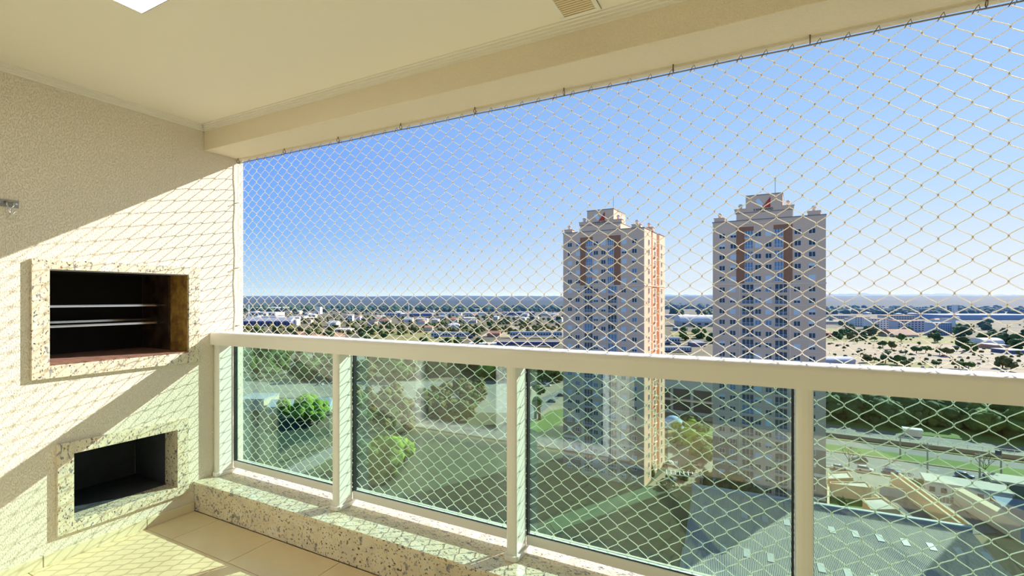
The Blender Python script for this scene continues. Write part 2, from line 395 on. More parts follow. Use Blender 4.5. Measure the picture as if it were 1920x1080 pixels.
npart(MB().tube([(.013 + .003 * math.sin(k * 1.7), NY, NB + (NT - NB) * k / 20) for k in range(21)], .0028, 6), 'border_rope', M_cord, smooth=True)
# lacing turns that tie the top row of mesh to its rope
lc = MB().tube([(-.012, -.003, -.012), (-.003, -.006, .004), (.005, -.003, .016), (.009, 0, .004), (.004, .002, -.008)], .0013, 4).mesh('lacing', M_bmetal)
for j in range(int((NX1 - .05) / PX)): place('lacing', lc, net, Vector((.05 + PX * j, NY, NT)) - net.location)
hk = MB(); hk.tube([(0, 0, .0005 + .022), (0, 0, .010)], .0026, 6)
hk.tube([(0, .0 + .010 * math.sin(t), -.002 + .011 * math.cos(t)) for t in [R_(a) for a in range(0, 331, 30)]], .0018, 6)
hkm = hk.mesh('hook', M_bmetal, smooth=True)
for k in range(11): place('hook', hkm, net, Vector((.03 + .4925 * k, NY - .012, NT + .012)) - net.location)
hw = MB(); hw.tube([(-.0015, 0, 0), (.012, 0, 0)], .0026, 6)
hw.tube([(.018 + .009 * math.cos(t), .014 * math.sin(t), .004 * math.sin(t)) for t in [R_(a) for a in range(150, 481, 30)]], .0018, 6)
hwm = hw.mesh('hook', M_bmetal, smooth=True)
for z in (2.07, 1.61, 1.20, .75, .40): place('hook', hwm, net, Vector((.0, NY - .01, z)) - net.location)

# ------------------------------------------------------------------ ceiling lamp, vent, wall hook
lp = empty('ceiling_lamp', (1.264, .869, 2.55), 0, 'square flush ceiling lamp with a glowing white diffuser', 'lamp')
q = .155
mb = MB()
for a in ((-q, q, -q, -q + .004), (-q, q, q - .004, q), (-q, -q + .004, -q + .004, q - .004), (q - .004, q, -q + .004, q - .004)): mb.box(*a, -.008, -.0003)
mb.obj('rim', M_dmetal, lp)
MB().box(-q + .0045, q - .0045, -q + .0045, q - .0045, -.010, -.0006).obj('diffuser', M_lamp, lp, bevel=.003)
vt = empty('ceiling_vent', (2.668, 1.70, 2.55), 0, 'slatted cream ventilation grille in the ceiling beside the beam', 'vent')
hx, hy = .083, .158
mb = MB()
for a in ((-hx, hx, hy - .022, hy), (-hx, hx, -hy, -hy + .022), (-hx, -hx + .018, -hy + .022, hy - .022), (hx - .018, hx, -hy + .022, hy - .022)): mb.box(*a, -.006, -.0003)
mb.obj('frame', M_corn, vt, bevel=.0015)
MB().box(-hx + .018, hx - .018, -hy + .022, hy - .022, -.0008, -.0002).obj('backing', mat('duct_dark', (.16, .10, .05), .9), vt)
MB().box(hx + .0002, hx + .0018, -hy, hy - .004, -.005, -.0003).obj('gap_shade_strip', M_dmetal, vt)  # solid dark strip standing in for the shade of the gap beside the frame
sm = MB(); sm.prism([(-.0048, -.0050), (.0042, -.0058), (.0048, -.0030), (-.0048, -.0022)], -hx + .0185, hx - .0185, 'x'); smm = sm.mesh('slat', mat('vent_slat', (.80, .66, .42), .6))
n = int((2 * hy - .046) / .0142)
for k in range(n): place('slat', smm, vt, (0, -hy + .029 + .0142 * k, 0))

hk_ = empty('wall_hook', (0, .952, 1.868), 0, 'steel swivel hook on a small plate high on the stuccoed wall', 'hook')
MB().box(.0003, .004, -.040, .040, -.018, .018).obj('mounting_plate', M_dmetal, hk_, bevel=.001)
MB().tube([(.004, -.012, .006), (.028, -.012, .006), (.033, -.006, .004), (.033, .006, .004), (.028, .012, .006), (.004, .012, .006)], .0035, 8).obj('bracket', M_dmetal, hk_, smooth=True)
MB().tube([(.033, .010, .002), (.036, .012, -.014), (.036, .004, -.028), (.036, -.002, -.050), (.036, .000, -.060), (.036, .006, -.060), (.036, .016, -.044), (.036, .022, -.038), (.036, .026, -.040)], .0032, 8).obj('spring_hook', M_chrome, hk_, smooth=True)
MB().tube([(.033, -.010, .002), (.036, -.014, -.012), (.036, -.006, -.028), (.036, -.003, -.048)], .0032, 8).obj('spring_hook', M_chrome, hk_, smooth=True)
for s in (-1, 1): MB().tube([(.004, s * .031, 0), (.0058, s * .031, 0)], .005, 8).obj('screw', M_chrome, hk_)

# ------------------------------------------------------------------ glazed doors behind (seen in the glass panels)
for nm, x0, x1 in (('door_1', .01, 1.08), ('door_2', 1.085, 2.155)):
    dr = empty(nm, ((x0 + x1) / 2, .02, .012)); dr['kind'] = 'structure'; L = -Vector(dr.location)
    mb = MB().box(x0, x1, -.02, .06, .012, .09).box(x0, x1, -.02, .06, 2.12, 2.199).box(x0, x0 + .075, -.02, .06, .09, 2.12).box(x1 - .075, x1, -.02, .06, .09, 2.12)
    mb.obj('door_frame', M_white, dr, L)
    MB().box(x0 + .075, x1 - .075, .012, .018, .09, 2.12).obj('pane', M_clear, dr, L)

# ================================================================== the city below
GZ = -52.5
def P(px, py, z=GZ):
    """point at height z that stands at this place of the view (photograph taken as 1920x1080)"""
    d = FW + RT * ((px - 960) / FPX) - Vector((0, 0, 1)) * ((py - HZ) / FPX)
    return CP + d * ((z - CP.z) / d.z)
def dist(px, py): return (CP.z - GZ) * FPX / (py - HZ)

M_ground = mat('dry_ground', (.21, .17, .10), .95, vscale=.02, col2=(.08, .09, .04))
M_road = mat('asphalt', (.235, .235, .22), .9, vary=.15, vscale=.3)
M_road2 = mat('pale_concrete', (.34, .31, .25), .9, vary=.15, vscale=.2)
M_lot = mat('pale_lot', (.41, .335, .215), .95, vscale=.06, col2=(.33, .27, .17))
M_red = mat('red_earth', (.48, .22, .12), .95, vscale=.08, col2=(.40, .30, .17))
M_grass = mat('lawn', (.14, .24, .03), .95, vscale=.15, col2=(.10, .18, .03))
M_drygr = mat('dry_grass', (.30, .28, .09), .95, vscale=.15, col2=(.20, .20, .06))
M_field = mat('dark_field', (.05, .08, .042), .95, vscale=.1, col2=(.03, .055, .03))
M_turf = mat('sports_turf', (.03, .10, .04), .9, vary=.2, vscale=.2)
M_line = mat('road_paint', (.80, .80, .76), .8)
M_kerb = mat('kerb', (.62, .55, .36), .9)
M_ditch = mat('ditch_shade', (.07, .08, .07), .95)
M_trunk = mat('bark', (.16, .11, .07), .95, vary=.3, vscale=3)
def leaf(n, a, b, sc=5): return mat(n, a, .85, spec=.15, vscale=sc, col2=b, bump=1, bscale=7)
M_leafs = [leaf('foliage_dark', (.03, .07, .028), (.085, .155, .05)), leaf('foliage_green', (.05, .10, .02), (.13, .21, .05)),
           leaf('foliage_olive', (.07, .08, .025), (.19, .19, .06)), leaf('foliage_bright', (.16, .30, .03), (.26, .40, .06)), leaf('foliage_rust', (.22, .13, .05), (.16, .18, .05))]
M_concrete = mat('concrete', (.42, .39, .33), .9, vary=.2, vscale=1)
def flat(name, pts, z, m, kind='structure', th=.25):
    """a thin ground slab over a convex outline (counter-clockwise or not)"""
    q = [(p[0], p[1]) for p in pts]
    a = sum(q[i][0] * q[(i + 1) % len(q)][1] - q[(i + 1) % len(q)][0] * q[i][1] for i in range(len(q)))
    if a < 0: q = q[::-1]
    o = MB().prism(q, GZ - th, GZ + z).obj(name, m); o['kind'] = kind; return o
def strip(name, x0, x1, y0, y1, z, m, sl=-.055):
    # sl: roads run at a few degrees to the balcony
    return flat(name, [(x0, y0 + sl * x0), (x1, y0 + sl * x1), (x1, y1 + sl * x1), (x0, y1 + sl * x0)], z, m)
struct(MB().box(-9000, 9000, 5, 9000, GZ - 1, GZ).obj('ground', M_ground))

# ---- trees
def blob(mb, c, r, sub=1, seed=0, jit=.25, sz=.85):
    bm = bmesh.new(); bmesh.ops.create_icosphere(bm, subdivisions=sub, radius=1)
    k = len(mb.v); rnd = random.Random(seed)
    for v in bm.verts:
        q = v.co * 2.1 + Vector((seed, seed * .7, 0)); n = 1 + jit * (mnoise.noise(q) * 2 + mnoise.noise(q * 2.7) * .9)
        mb.v.append((c[0] + v.co.x * r * n, c[1] + v.co.y * r * n, c[2] + v.co.z * r * n * sz))
    for f in bm.faces: mb.f.append(tuple(k + v.index for v in f.verts)); mb.m.append(mb.mi)
    bm.free()
def crown_mesh(seed, wide, tall, nb, sub=2, m=None):
    rnd = random.Random(seed); mb = MB()
    for i in range(nb):
        t = rnd.random() * 2 * math.pi; h = rnd.random(); rr = wide * (1 - (abs(h - .4) / .6) ** 2 * .75) * (.35 + .55 * rnd.random())
        blob(mb, (rr * math.cos(t), rr * math.sin(t), h * tall), wide * (.30 + .22 * rnd.random()), sub if nb < 20 else 1, seed * 31 + i)
    return mb.mesh('crown', m, smooth=True)
TR = {}
def tree_meshes(kind, mi):
    k = (kind, mi)
    if k in TR: return TR[k]
    m = M_leafs[mi]
    if kind == 'round': r = [crown_mesh(s + 10 * mi, 1.0, 1.25, 16, 2, m) for s in (1, 2, 3)]; z = .62
    elif kind == 'flat': r = [crown_mesh(s + 40 + 10 * mi, 1.25, .45, 12, 2, m) for s in (1, 2)]; z = 1.1
    elif kind == 'column': r = [crown_mesh(s + 70, .42, 2.3, 14, 2, m) for s in (1, 2)]; z = .5
    TR[k] = (r, z); return TR[k]
tk = MB().tube([(0, 0, 0), (.03, .02, .6), (0, .05, 1.35)], [.10, .075, .04], 6).mesh('trunk', M_trunk, smooth=True)
NTREE = [0]
def tree(p, h, label, group=None, kind='round', mi=0, big=True, name='tree'):
    r, z = tree_meshes(kind, mi); s = h / 2.0; a = random.random() * 6.28; me = random.choice(r)
    NTREE[0] += 1
    if big:
        o = empty(name, p, a, label, 'tree', group); o.scale = (s, s, s)
        place('crown', me, o, (0, 0, z), 0); place('trunk', tk, o)
    else:
        o = place(name, me, None, (p[0], p[1], p[2] + .12 * h), a, (s, s, s)); tag(o, label, 'tree', group)
    return o
def bare_tree(p, h, label):
    o = empty('bare_tree', p, 0, label, 'tree'); rnd = random.Random(int(p[0] * 7)); mb = MB()
    def br(a, d, L, r, n):
        b = a + d * L; mb.tube([a, b], [r, r * .6], 5)
        if n:
            for _ in range(3):
                e = (d + Vector((rnd.uniform(-.8, .8), rnd.uniform(-.8, .8), rnd.uniform(0, .5)))).normalized(); br(b, e, L * .68, r * .6, n - 1)
    t = MB().tube([(0, 0, 0), (0, 0, h * .3)], [.18, .13], 6).obj('trunk', M_trunk, o)
    for k in range(4):
        e = Vector((math.cos(k * 1.6) * .6, math.sin(k * 1.6) * .6, 1)).normalized(); br(Vector((0, 0, h * .28)), e, h * .3, .10, 3)
    mb.obj('branches', M_trunk, o); return o

# ---- generic building: walls, roof, rows of windows
MATS = {}; OBST = []
def clear(x, y, r):
    for cx, cy, a, b, rz in OBST:
        dx, dy = x - cx, y - cy; u = dx * math.cos(rz) + dy * math.sin(rz); v = -dx * math.sin(rz) + dy * math.cos(rz)
        if abs(u) < a + r and abs(v) < b + r: return False
    return True
def pm(n, c, **k):
    if n not in MATS: MATS[n] = mat(n, c, k.pop('rough', .8), **k)
    return MATS[n]
WH = lambda: pm('white_wall', (.78, .76, .72), vary=.06, vscale=.1)
BL = lambda: pm('blue_cladding', (.15, .17, .36))
GR = lambda: pm('grey_roof', (.46, .48, .52), vary=.12, vscale=.1)
TL = lambda: pm('tiled_roof', (.50, .25, .15), vary=.2, vscale=.3)
PL = lambda: pm('pale_roof', (.80, .79, .77), vary=.08, vscale=.1)
DK = lambda: pm('dark_wall', (.10, .10, .12))
BG = lambda: pm('beige_wall', (.62, .54, .42), vary=.08, vscale=.2)
M_pane = mat('dark_pane', (.05, .06, .08), .25, spec=.4)
M_pblue = mat('blue_pane', (.18, .27, .38), .25, spec=.4)
def building(p, w, d, h, rz, wall, roof, label, kind='flat', rows=0, cols=0, group=None, name='building', cat='building', over=.3, rise=None):
    o = empty(name, p, rz, label, cat, group); OBST.append((p[0] - math.sin(rz) * d / 2, p[1] + math.cos(rz) * d / 2, w / 2, d / 2, rz))
    MB().box(-w / 2, w / 2, 0, d, 0, h).obj('walls', wall, o)
    rise = rise if rise else w * .0 + min(w, d) * .22
    mb = MB()
    if kind == 'flat': mb.box(-w / 2 - over, w / 2 + over, -over, d + over, h, h + .6)
    elif kind == 'gable':   # ridge along x
        mb.prism([(-over, h), (d + over, h), (d / 2, h + rise)], -w / 2 - over, w / 2 + over, 'x')
    elif kind == 'gable_y':
        mb.prism([(-w / 2 - over, h), (w / 2 + over, h), (0, h + rise)], -over, d + over, 'y')
    elif kind == 'hip':
        a, b, c, e = -w / 2 - over, w / 2 + over, -over, d + over; m = min(w, d) / 2
        if w >= d: r1, r2 = (a + m, d / 2, h + rise), (b - m, d / 2, h + rise)
        else: r1, r2 = (0, c + m, h + rise), (0, e - m, h + rise)
        A, B, C_, E_ = (a, c, h), (b, c, h), (b, e, h), (a, e, h)
        if w >= d:
            for f in ([A, B, r2, r1], [B, C_, r2], [C_, E_, r1, r2], [E_, A, r1]): mb.face(f)
        else:
            for f in ([A, B, r1], [B, C_, r2, r1], [C_, E_, r2], [E_, A, r1, r2]): mb.face(f)
        mb.face([A, E_, C_, B])
    elif kind == 'vault':
        n = 12; pts = [(d / 2 - (d / 2 + over) * math.cos(math.pi * i / n), h + rise * math.sin(math.pi * i / n)) for i in range(n + 1)]
        mb.prism(pts[::-1], -w / 2 - over, w / 2 + over, 'x')
    mb.obj('roof', roof, o)
    if rows:
        ww, wh = w / cols * .5, h / rows * .45
        key = ('win', round(ww, 2), round(wh, 2))
        if key not in cache: cache[key] = MB().box(-ww / 2, ww / 2, -.12, -.01, -wh / 2, wh / 2).mesh('window', M_pane)
        for i in range(rows):
            for j in range(cols): place('window', cache[key], o, (-w / 2 + w / cols * (j + .5), 0, h / rows * (i + .5)))
    return o

# ================================================================== the residential towers
M_tw = mat('tower_render', (.92, .58, .385), .85, vary=.04, vscale=.2)
M_tl = mat('tower_band', (.92, .70, .52), .8)
M_tb = mat('tower_brick', (.46, .19, .10), .9, vary=.15, vscale=2)
M_tg = mat('tower_grey_brick', (.30, .23, .19), .9, vary=.15, vscale=2)
M_ledge = mat('roof_coping', (.30, .27, .25), .8)
M_wfr = mat('window_frame_white', (.74, .72, .68), .6)
M_shut = mat('roller_shutter', (.74, .74, .74), .7)
M_red2 = mat('emblem_red', (.60, .05, .03), .6); M_em = mat('emblem_silver', (.80, .80, .82), .5); M_txt = mat('sign_letters', (.10, .07, .08), .6)
M_rail = mat('balcony_balusters', (.70, .70, .72), .5)
def win_mesh(w, h):
    k = ('wf', w, h)
    if k not in cache:
        mb = MB(); t = .09
        mb.box(-w / 2 - t, w / 2 + t, -.10, .0, -h / 2 - t * 1.5, -h / 2).box(-w / 2 - t, w / 2 + t, -.08, 0, h / 2, h / 2 + t)
        mb.box(-w / 2 - t, -w / 2, -.08, 0, -h / 2, h / 2).box(w / 2, w / 2 + t, -.08, 0, -h / 2, h / 2).box(-.05, .05, -.07, 0, -h / 2, h / 2)
        f = mb.mesh('window', M_wfr)
        pd = MB().box(-w / 2, w / 2, -.03, -.002, -h / 2, h / 2).mesh('pane', M_pane)
        pb = MB().box(-w / 2, w / 2, -.03, -.002, -h / 2, h / 2).mesh('pane', M_pblue)
        sh = MB().box(-w / 2, w / 2, -.06, -.002, -h / 2, h / 2).mesh('shutter', M_shut)
        s2 = MB().box(-w / 2, w / 2, -.06, -.002, h * .05, h / 2).box(-w / 2, w / 2, -.03, -.002, -h / 2, h * .05).mesh('half_shutter', M_shut)
        s2 = MB(); s2.box(-w / 2, w / 2, -.06, -.002, 0, h / 2); s2 = s2.mesh('half_shutter', M_shut)
        cache[k] = (f, pd, pb, sh, s2)
    return cache[k]
def balc_mesh(w):
    k = ('bal', w)
    if k not in cache:
        sl = MB().box(-w / 2 - .1, w / 2 + .1, -.55, -.0, -.95, -.75).mesh('balcony', M_tl)
        r = MB().box(-w / 2, w / 2, -.52, -.47, .12, .18).box(-w / 2, w / 2, -.52, -.47, -.72, -.66)
        for i in range(9): x = -w / 2 + w * i / 8; r.box(x - .03, x + .03, -.51, -.48, -.66, .12)
        r = r.mesh('railing', M_rail)
        d1 = MB().box(-w / 2, w / 2, -.04, -.002, -.72, 1.4).mesh('glazed_door', M_pane); d2 = MB().box(-w / 2, w / 2, -.04, -.002, -.72, 1.4).mesh('glazed_door', M_pblue)
        fr = MB()
        for x in (-w / 2, -w / 6, w / 6, w / 2): fr.box(x - .06, x + .06, -.08, -.002, -.72, 1.42)
        cache[k] = (sl, r, d1, d2, fr.mesh('door_frame', M_wfr))
    return cache[k]
FH = 2.82; TH = 73.7
def letters(mb, word, x0, x1, z0, h, y):
    """block capitals from straight strokes on the plane y"""
    S = {'V': [((0, 1), (.5, 0)), ((.5, 0), (1, 1))], 'A': [((0, 0), (.5, 1)), ((.5, 1), (1, 0)), ((.2, .35), (.8, .35))], 'N': [((0, 0), (0, 1)), ((0, 1), (1, 0)), ((1, 0), (1, 1))],
         'G': [((1, .8), (.7, 1)), ((.7, 1), (.25, 1)), ((.25, 1), (0, .7)), ((0, .7), (0, .3)), ((0, .3), (.25, 0)), ((.25, 0), (.75, 0)), ((.75, 0), (1, .25)), ((1, .25), (1, .5)), ((1, .5), (.6, .5))],
         'U': [((0, 1), (0, .25)), ((0, .25), (.3, 0)), ((.3, 0), (.7, 0)), ((.7, 0), (1, .25)), ((1, .25), (1, 1))],
         'R': [((0, 0), (0, 1)), ((0, 1), (.8, 1)), ((.8, 1), (1, .75)), ((1, .75), (.8, .5)), ((.8, .5), (0, .5)), ((.5, .5), (1, 0))],
         'D': [((0, 0), (0, 1)), ((0, 1), (.6, 1)), ((.6, 1), (1, .7)), ((1, .7), (1, .3)), ((1, .3), (.6, 0)), ((.6, 0), (0, 0))]}
    n = len(word); cw = (x1 - x0) / n; t = h * .10
    for i, ch in enumerate(word):
        for (a, b), (c, d) in S[ch]:
            A = Vector((x0 + cw * (i + a * .72), 0, z0 + h * b)); B = Vector((x0 + cw * (i + c * .72), 0, z0 + h * d))
            e = (B - A).normalized(); nn = Vector((-e.z, 0, e.x)) * t; A -= e * t; B += e * t
            q = [A + nn, A - nn, B - nn, B + nn]; k = len(mb.v)
            for yy in (y, y - .06): mb.v += [(v.x, yy, v.z) for v in q]
            for f in ((0, 1, 2, 3), (4, 7, 6, 5), (0, 4, 5, 1), (1, 5, 6, 2), (2, 6, 7, 3), (3, 7, 4, 0)): mb.f.append(tuple(k + u for u in f)); mb.m.append(0)
def tower(x, y, rz, label, seed, detail=True, side_win=True):
    rnd = random.Random(seed)
    o = empty('apartment_tower', (x, y, GZ), rz, label, 'tower')
    W, DP = 25.2, 23.6
    def notch(s):   # side profile, v from front to back, with two recesses
        p = [(0, 0), (7.4, 0), (7.4, 1.5), (9.6, 1.5), (9.6, 0.2), (14.2, 0.2), (14.2, 1.8), (16.8, 1.8), (16.8, 0), (DP, 0)]
        return [((W - b) if s > 0 else b, v) for v, b in p]
    poly = notch(1) + notch(-1)[::-1]
    MB().prism(poly, 0, TH).obj('walls', M_tw, o)
    mb = MB(); mb.prism([(u + (.15 if u > W / 2 else -.15), v + (.15 if v > 12 else -.15)) for u, v in poly], TH, TH + .22)
    mb.obj('roof_coping', M_ledge, o)
    MB().box(5.7, 18.3, -.05, 16, TH + .22, TH + 1.9).obj('raised_parapet', M_tw, o)
    MB().box(5.6, 18.4, -.15, 16.1, TH + 1.9, TH + 2.1).obj('parapet_coping', M_ledge, o)
    ph = MB().box(7.9, 16.2, .02, 11, TH + 2.1, TH + 6.2).obj('penthouse', M_tw, o)
    MB().box(7.8, 16.3, -.1, 11.1, TH + 6.2, TH + 6.4).obj('coping', M_ledge, ph)
    MB().tube([(14.4, 5, TH + 6.4), (14.4, 5, TH + 11.0)], .07, 5).obj('mast', M_dmetal, o)
    for (u, v, b) in ((1.6, 1.2, 0), (6.6, 1.0, 2.1), (17.3, 1.0, 2.1), (22.8, 1.2, 0), (24.2, 8.8, 0)):
        z = TH + .22 + (b if b else 0) - (.22 if b else 0)
        c = MB().box(u - 1.3, u + 1.3, v - .9, v + .9, z, z + .9).box(u - 1.45, u + 1.45, v - 1.05, v + 1.05, z + .9, z + 1.05).obj('chimney_base', M_tw, o)
        MB().lathe([(.0, z + 1.05), (.42, z + 1.05), (.36, z + 1.6), (.55, z + 1.75), (.55, z + 2.1), (.3, z + 2.35), (0, z + 2.35)], u, v, 10).obj('chimney_pot', M_tl, c)
    # front: ledge, bands, brick fields
    zl = TH - 16.3
    MB().box(-.12, W + .12, -.18, 0, zl - .15, zl + .15).box(W, W + .15, 0, DP, zl - .15, zl + .15).box(5.7, 18.3, -.30, 0, TH - .9, TH - .65).obj('ledge', M_tl, o)
    for a, b, c, d in ((5.7, 7.7, 5.7, 9.7), (16.4, 18.3, 14.2, 18.3)):
        MB().box(a, b, -.10, -.0, zl + .15, TH - 2.7).box(c, d, -.10, -.0, TH - 2.7, TH - 1.6).obj('brick_panel', M_tb, o)
    zb = 17.2
    for k in range(2, 18):
        z = zl - FH * k * .5 * 2 + .2
        if z > zb: MB().box(-.04, W + .04, -.06, 0, z, z + .12).obj('string_course', M_tl, o)
    for a, b in ((0, 5.9), (18.3, W)):
        for i, (z0, z1) in enumerate(((0, 5.2), (5.9, 10.8), (11.5, zb))):
            MB().box(a + .0, b - .0, -.09, -.0, z0, z1).obj('brick_panel', M_tg, o)
        for z in (5.2, 10.8, zb): MB().box(a, b, -.14, 0, z, z + .7).obj('band', M_tl, o)
    for u in (7.0 - .5, 17.8): MB().box(u - .15, u + .15, -.16, 0, 0, zl - .15).obj('pilaster', M_tl, o)
    zt = TH - 3.62
    for k in range(25):
        z = zt - FH * k
        for u, w_ in ((2.3, 1.3), (5.0 if k < 5 else 4.85, 1.2), (10.75, 1.2), (13.1, 1.2), (19.25 if k > 4 else 19.4, 1.25), (22.4, 1.3)):
            f, pd, pb, sh, s2 = win_mesh(1.3, 1.15)
            fo = place('window', f, o, (u, -.0 if not (z < zb and (u < 6 or u > 18)) else -.09, z))
            if detail:
                r = rnd.random()
                if r < .5: place('pane', pd, fo)
                elif r < .60: place('pane', pb, fo)
                elif r < .86: place('shutter', sh, fo)
                else: place('pane', pd, fo); place('half_shutter', s2, fo)
        for u, w_ in (((8.65, 1.9), (15.3, 1.9)) if k < 5 else ((8.4, 2.7), (15.85, 2.7))):
            s, r, d1, d2, fr = balc_mesh(w_)
            b = place('balcony', s, o, (u, 0, z - .15))
            if detail:
                place('railing', r, b); place('glazed_door', d2 if (k < 5 or rnd.random() < .15) else d1, b); place('door_frame', fr, b)
        if side_win:
            for v, ww in ((4.8, 1.0), (12.2, 1.1), (19.4, 1.0)):
                f, pd, pb, sh, s2 = win_mesh(1.1, 1.5)
                so_ = place('side_window', f, o, (W - (.2 if v == 12.2 else 0), v, z - .1), R_(90))
                place('pane', pd, so_)
                if v == 12.2: MB_side = balc_mesh(1.9); bb = place('side_balcony', MB_side[0], so_, (0, 0, .0)); 
    # signs on the penthouse
    def emblem(par, y, mk):
        a = MB(); a.prism([(10.05, TH + 4.95), (11.35, TH + 3.0), (11.9, TH + 3.9), (10.9, TH + 5.45)][::1], y - .1, y, 'y'); e = a.obj('emblem_left', M_em, par)
        a = MB(); a.prism([(11.6, TH + 3.0), (13.5, TH + 3.0), (13.5, TH + 5.6)], y - .12, y, 'y'); a.obj('emblem_right', M_red2, par)
        a = MB(); letters(a, 'VANGUARD', 9.7, 14.2, TH + 2.35, .48, y - .02); a.obj('sign_letters', M_txt, par)
    if detail:
        emblem(o, .02, 0)
        em2 = empty('sign', (16.2 + 9.2 * 0, -6.5, 0), 0); em2.parent = o; em2.location = (16.2 - .02, -8.4 + 2.2, 0); em2.rotation_euler = (0, 0, R_(90))
        em2.location = (16.2, 5.6 - 11.8, 0)
        a = MB(); a.prism([(10.05, TH + 4.95), (11.35, TH + 3.0), (11.9, TH + 3.9), (10.9, TH + 5.45)], -.1, 0, 'y'); a.obj('emblem_left', M_em, em2)
        a = MB(); a.prism([(11.6, TH + 3.0), (13.5, TH + 3.0), (13.5, TH + 5.6)], -.12, 0, 'y'); a.obj('emblem_right', M_em, em2)
    return o
tower(-51.56, 139.43, R_(-3.66), 'left one of the two tall beige apartment towers, its sunlit narrow side showing', 3)
tower(-8.44, 137.81, R_(-2.98), 'right one of the two tall beige apartment towers, nearer, only its shaded front showing', 8)
tower(71.0, 166.0, R_(-3), 'third beige apartment tower standing off to the right, casting its shadow on the factory roof', 12, False, False)

# ================================================================== roads, lawns, lots (parallel bands beyond the towers)
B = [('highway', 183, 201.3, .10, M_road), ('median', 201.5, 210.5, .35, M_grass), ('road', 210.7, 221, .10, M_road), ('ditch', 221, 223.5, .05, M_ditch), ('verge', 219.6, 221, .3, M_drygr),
     ('busway', 225, 232, .15, M_road2), ('road', 232, 243.5, .11, M_road), ('verge', 243.5, 262, .3, M_grass)]
for nm, a, b, z, m in B: strip(nm, -22, 420, a, b, z, m)
strip('retaining_wall', -22, 420, 223.5, 225, 1.4, M_road2)
strip('kerb', -22, 420, 201.2, 201.6, .45, M_kerb); strip('kerb', -22, 420, 182.4, 183, .4, M_kerb)
strip('street', -14, 420, 170, 182.4, .06, M_road2)
dash = MB().box(-1.8, 1.8, -.09, .09, 0, .02).mesh('lane_mark', M_line)
lm = empty('lane_markings', (20, 190, GZ + .101)); tag(lm, 'broken white lane lines painted along the grey highway', 'road marking')
for k in range(26):
    x = 14 + 9 * k
    for yy in (187.6, 192.2, 196.8): place('lane_mark', dash, lm, (x - 20, yy - .055 * x - 190, 0), math.atan(-.055))
for yy in (200.6, 183.8):
    o = MB().box(-30, 200, -.1, .1, 0, .02).obj('edge_line', M_line, lm, (0, yy - .055 * 20 - 190, 0)); o.rotation_euler[2] = math.atan(-.055)
# west of the towers: car parks, roundabout, field
flat('car_park', [P(985, 790), P(1000, 716), P(1330, 716), P(1330, 752), P(1070, 800)], .06, M_lot)
flat('road', [P(985, 760), P(1062, 725), P(1062, 735), P(985, 800)], .12, M_road)
flat('car_park', [P(640, 770), P(640, 716), P(990, 714), P(990, 775)], .05, M_road2)
flat('car_park', [P(440, 742), P(440, 716), P(640, 716), P(640, 750)], .07, M_road2)
flat('gravel_yard', [P(530, 700), P(560, 664), P(700, 664), P(700, 716), P(600, 716)], .09, M_road2)
flat('lawn', [P(985, 800), P(1030, 772), P(1065, 765), P(1065, 790), P(1010, 812)], .2, M_grass)
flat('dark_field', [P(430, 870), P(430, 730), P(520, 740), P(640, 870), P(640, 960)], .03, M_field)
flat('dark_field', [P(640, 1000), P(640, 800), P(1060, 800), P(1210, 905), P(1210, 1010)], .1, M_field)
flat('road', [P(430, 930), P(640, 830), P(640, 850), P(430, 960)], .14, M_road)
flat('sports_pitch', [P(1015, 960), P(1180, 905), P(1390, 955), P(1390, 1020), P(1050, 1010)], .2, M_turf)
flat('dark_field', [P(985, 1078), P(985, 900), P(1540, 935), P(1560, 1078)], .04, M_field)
flat('parking_court', [P(1252, 885), P(1252, 820), P(1338, 820), P(1338, 890)], .15, M_road2)
flat('verge', [P(1252, 820), P(1252, 795), P(1338, 795), P(1338, 820)], .2, M_drygr)
flat('terrace', [P(1215, 912), P(1245, 885), P(1345, 880), P(1345, 915)], .22, M_lot)
# pale lots of the east, above the rail
flat('pale_lot', [P(1545, 700), P(1545, 640), P(1925, 650), P(1925, 712)], .1, M_lot)
flat('pale_lot', [P(1545, 640), P(1545, 615), P(1700, 622), P(1925, 650)], .12, M_drygr)
flat('lawn', [P(1600, 690), P(1640, 676), P(1745, 680), P(1760, 694)], .3, M_drygr)
for k, y in enumerate((662, 668, 674, 681, 689)):
    flat('lot_lane', [P(1650, y), P(1925, y + 3), P(1925, y + 4.2), P(1650, y + 1.0)], .16, M_road)
flat('lawn', [P(1255, 622), P(1340, 625), P(1335, 636), P(1265, 634)], .3, M_drygr)
flat('red_earth', [P(456, 645), P(456, 632), P(500, 632), P(560, 652)], .2, M_red)
flat('red_earth', [P(530, 658), P(560, 618), P(650, 622), P(640, 652)], .2, M_red)
flat('pale_lot', [P(660, 640), P(700, 618), P(860, 622), P(850, 645)], .15, M_drygr)
flat('pale_lot', [P(900, 632), P(930, 612), P(1056, 612), P(1056, 632)], .15, M_lot)

# ================================================================== near ground: factory roof, houses, walls
M_corr = mat('corrugated_sheet', (.44, .43, .38), .95, spec=.1, vary=.08, vscale=.4, metal=.0)
t_, b_ = nodes_of(M_corr)
wv = t_.nodes.new('ShaderNodeTexWave'); wv.inputs['Scale'].default_value = 1.1; tcx = t_.nodes.new('ShaderNodeTexCoord'); t_.links.new(tcx.outputs['Object'], wv.inputs[0])
bp_ = t_.nodes.new('ShaderNodeBump'); bp_.inputs['Strength'].default_value = 1; bp_.inputs['Distance'].default_value = .12; t_.links.new(wv.outputs['Fac'], bp_.inputs['Height']); t_.links.new(bp_.outputs[0], b_.inputs['Normal'])
M_skyl = mat('skylight_sheet', (.52, .52, .48), .5)
fa = empty('factory_hall', (16, 85, GZ), R_(3.2), 'long low factory hall with a stepped grey corrugated roof near the towers', 'building')
def ob(mb, n, m, **k): return mb.obj(n, m, fa, **k)
